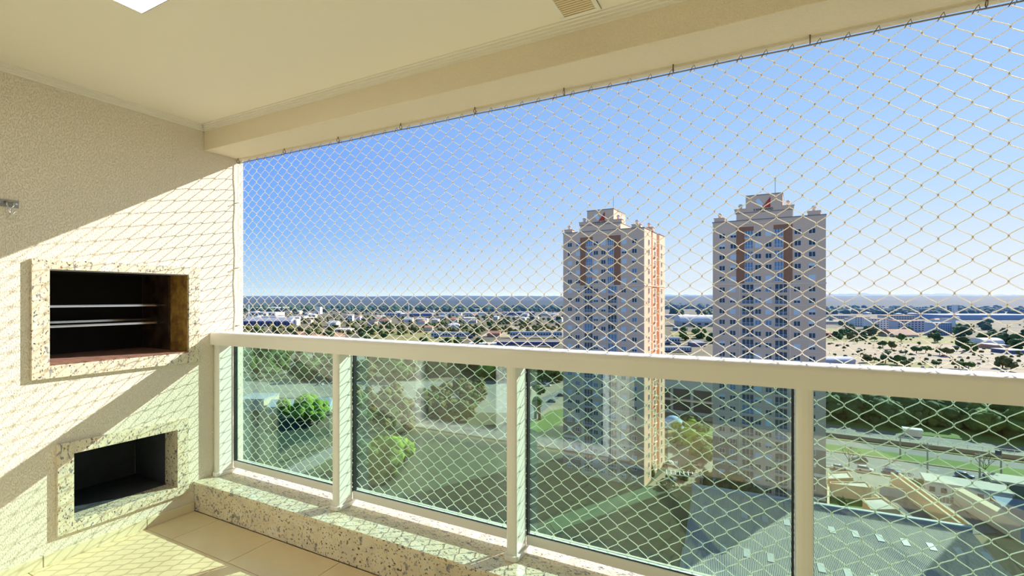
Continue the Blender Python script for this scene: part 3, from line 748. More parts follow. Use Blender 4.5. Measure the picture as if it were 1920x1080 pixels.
ob(MB().box(-25, 26, -12, 40.5, 0, 4.6), 'walls', pm('factory_wall', (.40, .40, .38)))
for yb0, yb1, z0, z1 in ((27.3, 41, 7.2, 6.2), (12.6, 26.8, 6.6, 4.9), (-2, 12.2, 6.6, 4.9), (-14, -2.4, 6.6, 4.9)):
    mb = MB(); mb.prism([(yb0, z1 - .2), (yb1, z0 - .2), (yb1, z0), (yb0, z1)], -25.5, 26.5, 'x'); r = ob(mb, 'roof_bay', M_corr)
    ob(MB().box(-25, 26, yb1 - .6, yb1 - .1, 4, z0 - .21), 'bay_wall', DK())
    k = 0
    for x in range(-23, 26, 4):
        yy = yb0 + 3.2; zz = z1 + (z0 - z1) * (3.2 / (yb1 - yb0))
        s = MB(); s.prism([(yy, zz + .02), (yy + 2.6, zz + .02 + (z0 - z1) * 2.6 / (yb1 - yb0)), (yy + 2.6, zz + .10 + (z0 - z1) * 2.6 / (yb1 - yb0)), (yy, zz + .10)], x, x + 1.1, 'x'); o = s.obj('skylight', M_skyl, r)
ob(MB().box(-25.8, 26.8, 41, 41.8, 3.5, 7.9), 'parapet', pm('parapet_grey', (.32, .36, .37)))
ob(MB().box(-25.9, 26.9, 40.9, 41.9, 7.9, 8.1), 'parapet_cap', pm('cap', (.62, .62, .56)))
M_or = mat('orange_render', (.74, .52, .30), .9, vary=.08, vscale=.5)
M_wr = mat('pale_flat_roof', (.60, .58, .50), .9, vary=.1, vscale=.5)
M_drv = mat('driveway', (.20, .20, .19), .9, vary=.2, vscale=.6)
# garden wall house on the left: L-shaped orange block
def quad_build(name, pts, h, wall, roof, label, cat='house', par=.35, extra=None):
    q = [(p[0], p[1]) for p in pts]
    a = sum(q[i][0] * q[(i + 1) % 4][1] - q[(i + 1) % 4][0] * q[i][1] for i in range(4))
    if a < 0: q = q[::-1]
    c = Vector((sum(x for x, y in q) / 4, sum(y for x, y in q) / 4, GZ))
    o = empty(name, c, 0, label, cat); q = [(x - c.x, y - c.y) for x, y in q]
    MB().prism(q, 0, h).obj('walls', wall, o)
    MB().prism([(x * .96, y * .96) for x, y in q], h, h + .05).obj('roof', roof, o)
    mb = MB()
    for i in range(4):
        A = Vector((*q[i], 0)); Bq = Vector((*q[(i + 1) % 4], 0)); d = (Bq - A).normalized(); n = Vector((-d.y, d.x, 0)) * .25
        pp = [A, Bq, Bq + n, A + n]; mb.prism([(p.x, p.y) for p in pp], h + .001, h + par)
    mb.obj('parapet', wall, o)
    return o, q
def HP(px, py, h=0): return P(px, py, GZ + h)
flat('garden', [P(1553, 985), P(1553, 935), P(1625, 935), P(1690, 985), P(1680, 1000)], .2, M_grass)
flat('paved_yard', [P(1553, 1000), P(1553, 965), P(1600, 955), P(1700, 995)], .3, pm('brown_paving', (.34, .25, .18)))
flat('driveway', [P(1655, 935), P(1700, 925), P(1800, 1000), P(1740, 1003)], .12, M_drv)
flat('driveway', [P(1690, 905), P(1730, 905), P(1870, 1000), P(1815, 1003)], .12, M_drv)
flat('forecourt', [P(1553, 905), P(1553, 882), P(1920, 905), P(1920, 940)], .09, M_road2)
quad_build('row_house', [HP(1556, 905, 3.4), HP(1625, 905, 3.4), HP(1634, 917, 3.4), HP(1556, 908.5, 3.4)], 3.4, M_or, M_wr, 'flat-roofed orange house with a pale roof behind the green garden', 'house')
o, q = quad_build('cottage', [HP(1617, 937, 4), HP(1655, 935, 4), HP(1688, 957, 4), HP(1633, 958, 4)], 4, M_or, M_wr, 'small square orange house with a grey flat roof and two tiny windows', 'house')
for dx in (-1.6, 1.4): MB().box(dx - .5, dx + .5, min(y for x, y in q) - .08, min(y for x, y in q) + .3, 1.2, 2.2).obj('window', M_pane, o)
quad_build('garage', [HP(1553, 888, 3), HP(1590, 886, 3), HP(1600, 898, 3), HP(1553, 900, 3)], 3, M_or, M_wr, 'low pale-roofed garage beside the street behind the orange house', 'garage')
def wall(a, b, h, t, m, label, name='garden_wall', cat='wall'):
    d = (b - a); L = d.length; o = empty(name, a, math.atan2(d.y, d.x), label, cat)
    MB().box(0, L, -t / 2, t / 2, 0, h).obj('wall_body', m, o); MB().box(-.05, L + .05, -t / 2 - .06, t / 2 + .06, h, h + .12).obj('coping', M_kerb, o); return o
a, b = P(1672, 910), P(1800, 1012)
wall(a, b, 3.6, .5, M_or, 'long orange boundary wall running towards the factory, left one of the pair')
off = Vector((1.8, .1, 0)); wall(a + off, b + off, 3.6, .5, M_or, 'long orange boundary wall running towards the factory, right one of the pair')
MB().box(-.1, 0, 0, 0, 0, 0)
wall(P(1640, 940), P(1742, 1012), 1.8, .4, M_wr, 'low pale wall bordering the left driveway')
wall(P(1797, 945), P(1925, 1020), 4, 2.2, M_wr, 'broad pale-topped wall on the right side of the driveway')
wall(P(1553, 930), P(1553, 1000), 3, .4, WH(), 'short white garden wall at the foot of the right tower')
building(P(1815, 938), 17, 7, 3.0, R_(-4), WH(), M_wr, 'long white house with a flat beige roof beside the street', 'flat', name='house', cat='house', rows=1, cols=7)
building(P(1905, 935), 9, 7, 3.6, R_(-4), pm('green_hoarding', (.12, .22, .18)), M_wr, 'dark green fenced court wall at the right beyond the white house', name='pavilion', cat='building')
building(P(1925, 985), 8, 7, 3.0, R_(-4), pm('blue_tarp', (.10, .20, .32)), pm('blue_roof', (.12, .22, .34)), 'low building with a blue-grey roof at the right edge', name='shed', cat='building')
gt = empty('gate', P(1752, 944), R_(-4), 'white sliding metal gate across the driveway', 'gate')
for k in range(9): MB().box(-3 + .75 * k - .04, -3 + .75 * k + .04, 0, .08, 0, 2.2).obj('bar', M_white, gt)
MB().box(-3.1, 3.1, 0, .08, 2.2, 2.3).box(-3.1, 3.1, 0, .08, .1, .2).obj('gate_frame', M_white, gt)
gt = empty('gate', P(1672, 932), R_(-4), 'grey metal garage gate between the orange house and the wall', 'gate')
MB().box(-2.6, 2.6, 0, .1, 0, 2.4).obj('panel', pm('gate_grey', (.45, .5, .52)), gt); MB().box(-2.8, 2.8, -.1, .2, 2.4, 2.7).obj('lintel', M_or, gt)
for x_, y_, h_, mi in ((1583, 928, 3.2, 0), (1607, 925, 3, 1), (1745, 918, 3, 1), (1722, 915, 2.6, 1), (1578, 950, 2.6, 0)):
    tree(P(x_, y_), h_, 'green garden shrub in the yards between the orange walls', 'garden shrubs', mi=mi, name='shrub')

# pergola and terrace at the towers' feet
pg = empty('pergola', P(1283, 905), R_(12), 'white slatted pergola on the terrace between the towers', 'pergola')
for k in range(9): MB().box(-5 + 1.2 * k, -4.75 + 1.2 * k, -1.8, 1.8, 2.6, 2.75).obj('slat', M_white, pg)
for x_ in (-4.8, 4.6):
    for y_ in (-1.6, 1.5): MB().box(x_, x_ + .18, y_, y_ + .18, 0, 2.6).obj('post', M_white, pg)
MB().box(-5.1, 5.1, -1.7, -1.5, 2.4, 2.6).box(-5.1, 5.1, 1.5, 1.7, 2.4, 2.6).obj('beam', M_white, pg)
dm = empty('dome', P(1262, 800), 0, 'pale blue inflatable dome beside the road between the towers', 'dome')
MB().lathe([(4.3 * math.cos(R_(a)), 4.6 * math.sin(R_(a))) for a in range(0, 91, 10)], 0, 0, 20).obj('shell', pm('dome_blue', (.38, .55, .80)), dm, smooth=True)
MB().lathe([(4.35, 0), (4.45, 0), (4.45, .3), (4.3, .3)], 0, 0, 20).obj('rim', M_white, dm)
ml = building(P(1296, 778), 40, 40, 15, R_(-3), pm('mall_wall', (.42, .50, .54)), GR(), 'dark glazed shopping hall seen between the towers', name='shopping_hall')
for k in range(4):
    MB().box(-17 + 9 * k, -9.3 + 9 * k, -.2, -.02, 1.5, 6).obj('glazing', M_pane, ml); MB().box(-17 + 9 * k, -9.3 + 9 * k, -.2, -.02, 7, 11.5).obj('glazing', M_pane, ml)
MB().box(-19, 19, -1.2, -.02, 6.1, 6.7).obj('canopy', M_tl, ml)

# pitch furniture
fp = empty('floodlight_mast', P(1258, 985), 0, 'slender double floodlight mast beside the shaded green pitch', 'lamp post')
MB().tube([(0, 0, 0), (0, 0, 11)], [.12, .07], 6).obj('pole', M_dmetal, fp)
for s in (-1, 1): MB().box(s * .9 - .35, s * .9 + .35, -.1, .15, 10.8, 11.1).obj('lamp_head', M_white, fp)
MB().tube([(-1, 0, 10.9), (1, 0, 10.9)], .05, 5).obj('crossarm', M_dmetal, fp)
gl_ = empty('goal', P(1365, 1022), R_(60), 'white goal frame at the end of the pitch', 'goal')
MB().tube([(-1.8, 0, 0), (-1.8, 0, 2.4), (1.8, 0, 2.4), (1.8, 0, 0)], .07, 6).obj('frame', M_white, gl_)

# ---- utility poles, bare trees
def upole(px, y0, y1, label, trafo=False):
    p = P(px, y1); h = (y1 - y0) * dist(px, y1) / FPX
    o = empty('utility_pole', p, 0, label, 'pole')
    MB().tube([(0, 0, 0), (0, 0, h)], [.26, .17], 8).obj('shaft', M_concrete, o)
    MB().box(-1.1, 1.1, -.08, .08, h - .5, h - .35).obj('crossarm', M_dmetal, o)
    for x in (-.9, 0, .9): MB().lathe([(0, h - .35), (.06, h - .35), (.09, h - .2), (.05, h - .1), (0, h - .1)], x, 0, 6).obj('insulator', M_wfr, o)
    if trafo: MB().box(-1.2, -.1, -.4, .4, h - 1.6, h - .4).obj('transformer', pm('trafo', (.05, .08, .14)), o)
upole(1688, 815, 860, 'tall concrete pole in the grass median, farthest of the poles')
upole(1739, 830, 893, 'concrete pole at the kerb, left of the long blue car')
upole(1837, 850, 899, 'concrete pole beside the bare tree')
upole(1877, 843, 905, 'concrete pole carrying a dark transformer box', True)
bare_tree(P(1592, 874), 6.5, 'leafless tree at the kerb between parked cars on the left'); bare_tree(P(1846, 893), 6.5, 'leafless spreading tree behind the pole at the right')

# ---- busway fence and rail
bf = empty('busway_fence', (20, 229, GZ), math.atan(-.055), 'pale metal fence with angled supports along the unfinished busway', 'fence')
for k in range(40):
    x = 4 * k; MB().box(x - .08, x + .08, -.08, .08, 0, 1.6).obj('post', M_wfr, bf)
MB().box(-2, 160, -.06, .06, 1.5, 1.62).obj('rail', M_wfr, bf); MB().box(-2, 160, -.06, .06, .7, .8).obj('rail', M_wfr, bf)
building(P(1712, 819), 5.5, 3, 2.3, R_(-3), WH(), PL(), 'white roofed bus shelter beside the far carriageway', name='bus_shelter', cat='shelter')

# ---- cars
def car_meshes(col, kind):
    k = ('car', col, kind)
    if k in cache: return cache[k]
    m = mat('car_paint', col, .25, spec=.6)
    H = {'car': (1.42, .80), 'suv': (1.70, .95), 'van': (2.0, 1.0)}[kind]
    L, Wd = 2.15, .86; top, belt = H
    mb = MB()
    prof = [(-L, .30), (L, .30), (L + .03, .62), (L - .10, belt - .08), (L - 1.0, belt), (-L + .25, belt + .02), (-L - .02, belt - .15)]
    mb.prism([(a, b) for a, b in prof], -Wd, Wd, 'y')
    body = mb.mesh('body', m, bevel=.08, bseg=2, smooth=True)
    back = -L + (.15 if kind != 'car' else .45)
    g = MB(); g.v = []; rows = ((belt - .02, back, L - 1.05, Wd - .06), (top - .10, back + .35, L - 1.85, Wd - .20))
    k0 = 0
    for z, a, b, w_ in rows: g.v += [(a, -w_, z), (b, -w_, z), (b, w_, z), (a, w_, z)]
    for f in ((0, 1, 5, 4), (1, 2, 6, 5), (2, 3, 7, 6), (3, 0, 4, 7)): g.f.append(f); g.m.append(0)
    g = g.mesh('windows', M_pane)
    rf = MB(); z = top - .10; a, b, w_ = back + .35, L - 1.85, Wd - .20
    rf.box(a, b, -w_, w_, z - .01, z + .08); rf = rf.mesh('roof', m, bevel=.05, smooth=True)
    wl = MB(); wl.prism([(.33 * math.cos(t), .33 + .33 * math.sin(t)) for t in [R_(30 * i) for i in range(12)]], -.11, .11, 'y'); wl = wl.mesh('wheel', pm('tyre', (.02, .02, .02)))
    cache[k] = (body, g, rf, wl); return cache[k]
def car(p, rz, col, label, kind='car', group=None, z=.1, detail=True):
    b, g, r, wl = car_meshes(col, kind); o = empty('car', (p[0], p[1], GZ + z), rz, label, 'car', group)
    place('body', b, o); place('windows', g, o); place('roof', r, o)
    if detail:
        for x in (-1.35, 1.35):
            for y in (-.78, .78): place('wheel', wl, o, (x, y, 0))
    return o
WHT, SIL, BLK, BLU, RED = (.80, .80, .80), (.45, .47, .50), (.02, .03, .04), (.10, .18, .42), (.45, .05, .04)
A0 = math.atan(-.055)
car(P(1612, 866), A0 + math.pi, (.02, .06, .07), 'black car driving along the highway behind the left bare tree', 'suv')
car(P(1574, 880), A0, WHT, 'white car parked beside the right tower at the street edge')
car(P(1622, 884), A0, WHT, 'white off-road car with a roof rack parked near the left bare tree', 'suv')
car(P(1671, 887), A0, BLU, 'blue car parked by the top end of the orange wall')
car(P(1808, 896), A0, BLU, 'dark blue long car parked under the poles', 'suv')
car(P(1857, 900), A0, SIL, 'silver car parked right of the bare tree')
car(P(1896, 906), A0, WHT, 'white car parked beyond the transformer pole')
car(P(1918, 908), A0, SIL, 'silver car cut by the right edge of the view')
# motorcycles at the kerb
for i, (x_, c_) in enumerate(((1694, 'left'), (1706, 'right'))):
    o = empty('motorcycle', P(x_, 892), R_(20), c_ + ' one of two motorcycles parked at the kerb below the highway', 'motorcycle')
    for x in (-.65, .65): MB().lathe([(.30, -.06), (.34, 0), (.30, .06), (.24, 0), (.30, -.06)], 0, 0, 12).obj('wheel', pm('tyre', (.02, .02, .02)), o, (x, 0, .34)).rotation_euler = (R_(90), 0, 0)
    MB().box(-.5, .4, -.14, .14, .35, .75).obj('body', pm('moto_red', (.3, .3, .34)), o, bevel=.05); MB().box(-.6, .05, -.15, .15, .76, .86).obj('seat', DK(), o, bevel=.03)
    MB().tube([(.55, -.35, 1.05), (.5, 0, 1.0), (.55, .35, 1.05)], .025, 5).obj('handlebar', M_dmetal, o)
# parked and moving cars west of the towers
rn = random.Random(4); names = {WHT: 'white', SIL: 'silver', BLK: 'black', RED: 'red', BLU: 'blue'}
for x_, y_, c_ in ((990, 722, WHT), (996, 718, SIL), (1002, 721, WHT), (1006, 717, WHT), (1010, 720, WHT), (1015, 719, SIL), (1019, 721, BLK), (1023, 719, WHT), (1027, 724, WHT), (993, 728, WHT)):
    car(P(x_, y_), rn.choice((A0, A0 + 1.5)), c_, 'small %s car in the row parked below the dark trees' % names[c_], group='%s cars in the car park left of the towers' % names[c_])
car(P(1052, 743), R_(20), BLK, 'black car on the car park close to the left tower'); car(P(1035, 754), R_(10), (.25, .3, .3), 'dark grey car driving towards the roundabout')
car(P(986, 742), R_(80), WHT, 'white car behind the third railing post'); car(P(600, 722), R_(10), WHT, 'white car on the road seen through the first glass panel')
car(P(1258, 873), A0, WHT, 'white car parked between the towers beside the wall'); car(P(1302, 874), A0, (.7, .6, .5), 'beige car parked between the towers below the palms')
cars = ((1575, 648), (1585, 650), (1560, 645), (1612, 655), (1770, 668), (1800, 671), (1850, 673), (1690, 645), (1700, 658), (1870, 685), (1730, 690), (1660, 662), (1810, 690), (1640, 674), (1835, 683))
for i, (x_, y_) in enumerate(cars):
    c_ = (WHT, SIL, BLK, WHT, RED)[i % 5]; car(P(x_, y_), rn.choice((0, 1.5, .4)), c_, 'tiny %s car on the pale lots at the right' % names[c_], group='tiny %s cars on the pale lots' % names[c_], detail=False)

# ================================================================== distant buildings
def bp(px, py, wpx, hpx, dm, *a, **k):
    d = dist(px, py); return building(P(px, py), wpx * d / FPX, dm, hpx * d / FPX, k.pop('rz', YAW + R_(random.uniform(-6, 6))), *a, **k)
bp(495, 582, 60, 5, 60, WH(), PL(), 'long white factory at the far left below the hills', rows=1, cols=12)
bp(490, 592, 55, 6, 50, WH(), PL(), 'second white factory hall in front of the far left factory', rows=1, cols=8)
bp(520, 581, 28, 5, 40, WH(), PL(), 'bright white block beside the far left factory')
bp(595.5, 589, 9, 13, 20, WH(), PL(), 'tall plain white block rising from the trees at the left', rz=YAW)
bp(466, 603, 22, 8, 30, BG(), GR(), 'grey-roofed shed near the wall edge at the left')
bp(498, 600, 40, 6, 40, BG(), GR(), 'wide beige shed behind the blue sided halls')
bp(500, 611, 88, 9, 30, BL(), GR(), 'long blue-sided hall with grey roof above the rail at far left', 'gable', rows=1, cols=14)
bp(500, 604, 28, 4, 12, WH(), PL(), 'white trailer roof beside the long blue hall')
bp(551, 610, 10, 11, 18, WH(), PL(), 'white boxy workshop at the end of the long blue hall')
bp(622, 613, 16, 8, 24, WH(), GR(), 'white house with grey gable roof among olive trees', 'gable')
bp(641, 622, 32, 4, 24, BG(), PL(), 'wide low shed with a pale roof just above the rail', 'flat')
bp(656, 603, 9, 12, 14, WH(), DK(), 'white house with dark windows left of the water tower', rows=2, cols=2)
bp(668, 600, 14, 7, 14, WH(), TL(), 'white house with a brown roof beside the dark windowed house', 'gable')
bp(560, 600, 20, 7, 24, BG(), GR(), 'grey apartment row behind the white workshop', rows=2, cols=6)
bp(578, 606, 10, 6, 14, BG(), TL(), 'brown roofed house among the trees at the left', 'hip')
bp(585, 598, 12, 7, 12, BG(), GR(), 'two-storey grey block left of the white tall block', rows=2, cols=3)
bp(740, 592, 40, 5, 30, WH(), GR(), 'low white and blue warehouse left of the chimney', rows=1, cols=8)
bp(757, 593, 22, 6, 30, BL(), GR(), 'blue warehouse behind the chimney', 'flat')
bp(790, 593, 40, 5, 40, BL(), GR(), 'pale blue warehouse row right of the chimney')
bp(845, 592, 40, 5, 30, WH(), GR(), 'grey-roofed warehouse beneath the dark woodland')
bp(765, 604, 16, 5, 20, WH(), GR(), 'white house on the plain below the chimney', 'gable')
bp(790, 608, 14, 5, 20, WH(), TL(), 'white house with tiled roof right of the chimney', 'hip')
bp(720, 606, 20, 5, 20, BG(), TL(), 'beige house with tiled roof left of the chimney', 'hip')
bp(695, 610, 14, 6, 20, BG(), DK(), 'dark roofed house among trees in the middle left', 'gable')
bp(815, 606, 12, 6, 20, BG(), GR(), 'small grey house before the dark wood', 'gable')
bp(803, 621, 15, 7, 16, BG(), TL(), 'brown shed at the left end of the railcars', 'gable')
bp(848, 604, 20, 5, 20, BG(), TL(), 'tiled house row beyond the white bungalow', 'hip')
bp(850, 616, 22, 7, 16, WH(), PL(), 'white bungalow with pale roof above the railcars', 'hip')
bp(880, 583, 40, 3.5, 40, WH(), PL(), 'long white factory roof line above the railcars')
bp(933, 585, 14, 6, 30, BG(), TL(), 'cream block with sunlit wall left of the left tower')
bp(890, 590, 40, 3.5, 40, WH(), PL(), 'second white roof line in front of the long factory')
bp(975, 591, 55, 5, 50, BL(), GR(), 'wide blue-grey warehouse just left of the left tower', rows=1, cols=10)
bp(1030, 592, 30, 4, 40, BG(), GR(), 'low grey warehouse touching the left tower')
bp(880, 606, 26, 5, 20, BG(), GR(), 'grey roofed row behind the crowd of railcars')
bp(905, 650, 52, 5, 14, WH(), PL(), 'bright white canopy roof right above the rail', 'flat')
bp(925, 632, 24, 7, 14, pm('brick_wall', (.45, .24, .16)), TL(), 'reddish brick depot building beside the railcars', 'gable')
# railcars
def railcar(px, py, wpx, hpx, body, label, stripe=None):
    d = dist(px, py); W_ = wpx * d / FPX; h = hpx * d / FPX
    o = empty('railcar', P(px, py), YAW, label, 'railcar', None)
    MB().prism([(-W_ / 2, .25 * h), (W_ / 2, .25 * h), (W_ / 2, .8 * h), (W_ / 2 - 1, h), (-W_ / 2 + 1, h), (-W_ / 2, .8 * h)], 0, 4, 'y').obj('body', body, o)
    n = max(4, int(wpx / 5))
    for k in range(n): MB().box(-W_ / 2 + W_ / n * (k + .15), -W_ / 2 + W_ / n * (k + .85), -.08, -.01, h * .5, h * .75).obj('window', M_pane, o)
    MB().box(-W_ / 2 + .5, W_ / 2 - .5, .2, 3.8, h, h + .4).obj('roof', PL(), o)
    MB().box(-W_ / 2 + .6, W_ / 2 - .6, -.06, -.01, h * .28, h * .42).obj('stripe', stripe or BL(), o)
    for k in (-.38, .38): MB().box(W_ * k - 3, W_ * k + 3, .4, 3.6, 0, .25 * h).obj('bogie', DK(), o)
railcar(850, 634, 84, 11, WH(), 'long white railcar with a blue band, at the left of the depot')
railcar(1005, 634, 98, 12, pm('rail_grey', (.60, .66, .70)), 'long grey railcar, upper one of two just left of the left tower', WH())
railcar(990, 650, 118, 9, BL(), 'long dark blue railcar, lower one of two just left of the left tower')
railcar(1262, 646, 26, 13, pm('rail_grey', (.60, .66, .70)), 'grey railcar showing between the towers', BL())
railcar(1272, 660, 50, 9, WH(), 'white railcar right above the rail between the towers')
ch = empty('chimney', P(766, 596), 0, 'slim pale chimney rising over the warehouses', 'chimney'); MB().tube([(0, 0, 0), (0, 0, 38)], [1.6, .9], 10).obj('stack', M_tl, ch); MB().lathe([(1.0, 38), (1.2, 38), (1.2, 39), (.9, 39)], 0, 0, 10).obj('rim', M_dmetal, ch)
ch = empty('water_tower', P(466, 596), 0, 'slim white water tower beside the wall edge at the far left', 'water tower'); MB().tube([(0, 0, 0), (0, 0, 28)], 1.6, 10).obj('shaft', M_wfr, ch); MB().lathe([(0, 28), (2, 28), (2.2, 34), (0, 35)], 0, 0, 10).obj('tank', M_wfr, ch)
# between the towers
bp(1318, 612, 82, 9, 45, BG(), PL(), 'large hall with a white vaulted roof between the towers', 'vault', rows=1, cols=6, rise=12, rz=YAW + R_(-4))
bp(1270, 597, 46, 4, 30, BG(), pm('pinkish_roof', (.62, .48, .42)), 'pinkish roofed shed behind the vaulted hall', 'vault', rise=5)
bp(1278, 620, 22, 5, 16, pm('teal_wall', (.18, .30, .32)), GR(), 'small teal shed in front of the vaulted hall')
bp(1310, 650, 26, 7, 12, pm('station_wall', (.22, .20, .24)), GR(), 'station canopy with grey hipped roof between the towers', 'hip')
# east
bp(1800, 592, 8, 0, 8, WH(), PL(), 'x') if False else None
bp(1793, 592, 6, 20, 10, WH(), PL(), 'slim plain white silo tower over the blue halls at the right', rz=YAW)
bp(1862, 600, 190, 9, 90, pm('blue_wall4', (.30, .38, .50)), pm('blue_grey_roof', (.26, .34, .50)), 'huge blue-grey warehouse across the right of the plain', rz=YAW)
bp(1790, 596, 40, 6, 40, pm('blue_wall2', (.20, .26, .40)), pm('blue_grey_roof', (.26, .34, .50)), 'smaller blue warehouse left of the huge one', rz=YAW)
bp(1870, 577, 80, 2.2, 30, WH(), PL(), 'far bright white roof strip below the hills at the right')
bp(1580, 598, 50, 6, 20, BG(), GR(), 'brownish apartment row right of the right tower', rows=2, cols=12)
bp(1575, 608, 60, 5, 20, BG(), PL(), 'long low pale-roofed building right of the right tower')
bp(1577, 587, 16, 5, 20, WH(), PL(), 'white house on the tree line right of the right tower')
bp(1725, 583, 18, 8, 20, WH(), PL(), 'white office block on the skyline at the right', rows=2, cols=3)
bp(1745, 585, 18, 6, 20, DK(), GR(), 'dark block beside the white office block')
bp(1668, 585, 10, 7, 12, BG(), PL(), 'small beige tower block on the skyline at the right')
bp(1617, 612, 26, 17, 24, WH(), TL(), 'white apartment block with tiled roof, leftmost of the estate', rows=5, cols=6, rz=YAW + R_(-10))
bp(1650, 618, 30, 20, 24, WH(), TL(), 'white apartment block of the estate standing behind trees', rows=5, cols=6, rz=YAW + R_(-10))
bp(1690, 602, 60, 10, 24, BG(), TL(), 'long tiled apartment block at the back of the estate', rows=3, cols=12, rz=YAW)
bp(1708, 622, 46, 20, 22, pm('lilac_wall', (.58, .56, .62)), TL(), 'shaded apartment block of the estate with dark balconies', rows=5, cols=8, rz=YAW + R_(-8))
bp(1770, 628, 30, 22, 20, pm('blue_white_wall', (.42, .50, .66)), GR(), 'blue and white gridded apartment block right of the estate', rows=6, cols=7, rz=YAW)
bp(1788, 620, 8, 22, 22, WH(), TL(), 'blank cream end wall beside the gridded apartment block', rz=YAW)
bp(1700, 632, 46, 4, 30, BG(), TL(), 'low building with a broad terracotta roof before the estate', 'gable', rise=7)
bp(1865, 648, 40, 5, 20, WH(), PL(), 'low shop with a pale barrel roof in the dark grove', 'vault', rise=5)
bp(1880, 655, 24, 7, 20, pm('orange_wall', (.60, .30, .16)), PL(), 'orange-walled hall with white roof at the right edge')
bp(1912, 664, 34, 6, 20, pm('blue_wall3', (.14, .17, .30)), GR(), 'dark blue shed at the right edge above the rail')
bp(1908, 645, 20, 5, 20, BG(), PL(), 'white-roofed store at the far right')
bp(1575, 690, 60, 12, 14, pm('glassy_wall', (.34, .38, .44)), pm('blue_grey_roof2', (.42, .46, .54)), 'low arched blue-grey shelter right above the rail beside the right tower', 'vault', rise=3)
bp(1562, 632, 14, 6, 14, pm('maroon', (.35, .06, .06)), pm('maroon', (.35, .06, .06)), 'dark red kiosk beside the right tower')
bp(560, 775, 110, 14, 14, pm('teal_wall2', (.30, .42, .40)), pm('blue_grey_roof2', (.42, .46, .54)), 'shed with a blue-grey slatted roof seen in the first glass panel', 'gable', rise=2, rz=YAW + R_(10))
bp(470, 770, 50, 20, 14, BG(), GR(), 'pale shed by the wall edge seen in the first glass panel')
random.seed(99)
r = random.Random(31)
for k in range(60):
    px = r.choice((r.uniform(470, 1050), r.uniform(470, 1050), r.uniform(1560, 1900))); py = r.uniform(582, 606); d = dist(px, py)
    tl = k % 3 == 0
    building(P(px, py), r.uniform(10, 24), r.uniform(9, 16), r.uniform(4, 8), YAW + r.uniform(-.6, .6), (WH(), BG(), BG())[k % 3], TL() if tl else PL(), 'small far %s-roofed house scattered over the plain' % ('tile' if tl else 'pale'), 'gable' if k % 2 else 'hip', name='house', cat='house',
             group='far %s-roofed houses on the plain' % ('tile' if tl else 'pale'))

# ================================================================== woods and single trees
TONE = ('dark green', 'mid green', 'olive', 'bright green', 'rust-brown')
def small_wood(specs):
    mb = MB(); k = 0
    for x0, x1, y0, y1, n, h, seed in specs:
        r = random.Random(seed)
        for _ in range(n):
            p = P(r.uniform(x0, x1), r.uniform(y0, y1)); hh = h * r.uniform(.7, 1.25)
            if not clear(p.x, p.y, hh * .4): continue
            mb.tube([(p.x, p.y, GZ), (p.x, p.y, GZ + hh * .5)], .2, 4)
            for q in range(3):
                k += 1; blob(mb, (p.x + r.uniform(-.25, .25) * hh, p.y + r.uniform(-.25, .25) * hh, GZ + hh * r.uniform(.45, .75)), hh * r.uniform(.22, .32), 1, k, .3, .8)
    o = mb.obj('small_trees', M_leafs[0], smooth=True); tag(o, 'hundreds of small trees among the far roofs and lots', 'trees', None, 'stuff')
def wood(x0, x1, y0, y1, n, h, label, group, mis, seed, big=False, band=None):
    r = random.Random(seed)
    for k in range(n):
        u = r.random(); v = (k + .5) / n
        px = x0 + (x1 - x0) * u; py = y0 + (y1 - y0) * v
        if band:   # rows kept parallel to the road
            e = FW + RT * ((px - 960) / FPX); Y = band[1] + (band[0] - band[1]) * v; py = HZ + (CP.z - GZ) * FPX * (e.y + .055 * e.x) / (Y - .18)
        mi = r.choice(mis); q = P(px, py); hh = h * r.uniform(.75, 1.25)
        if not clear(q.x, q.y, hh * .4): continue
        tone = TONE[mi]; tree(q, hh, tone + ' ' + label, tone + ' ' + group, 'round', mi, big)
wood(1545, 1925, 742, 797, 105, 12, 'tree in the wood behind the highway', 'trees of the wood behind the highway', (0, 0, 1), 1, band=(254, 330))
wood(650, 985, 672, 716, 34, 15, 'tall tree in the wood at the top of the second glass panel', 'trees of the wood left of the towers', (0, 1, 3, 0, 2), 2)
wood(990, 1056, 700, 716, 10, 12, 'tree of the wood above the car park', 'trees above the car park', (0, 2), 3)
wood(440, 650, 668, 716, 26, 14, 'tree on the slope seen in the first glass panel', 'trees on the left slope', (0, 1, 0), 4)
wood(790, 905, 732, 790, 36, 6.3, 'round tree in the planted block', 'trees of the planted block', (2, 4, 2, 1), 5, True)
wood(665, 765, 740, 815, 26, 6.8, 'bushy tree right of the second post', 'bushy trees near the second post', (2, 1, 0, 4), 6, True)
wood(525, 610, 768, 800, 12, 9, 'tree below the blue-roofed shed', 'trees by the blue-roofed shed', (3, 3, 1), 7, True)
wood(690, 775, 850, 905, 8, 8, 'tree standing on the dark field', 'trees on the dark field', (3, 1), 8, True)
wood(1255, 1338, 805, 870, 12, 6, 'shrub between the two towers', 'shrubs between the towers', (1, 2, 3), 9, True)
wood(1215, 1345, 885, 915, 7, 4, 'low shrub on the terrace by the pergola', 'shrubs by the pergola', (1, 0), 10)
wood(1345, 1480, 905, 950, 12, 10, 'tree in the shade at the foot of the right tower', 'trees at the foot of the right tower', (0, 0), 11)
for x_, y_ in ((1004, 785), (1012, 788)): tree(P(x_, y_), 14, 'slim dark conifer beside the roundabout', 'slim conifers by the roundabout', 'column', 0, True)
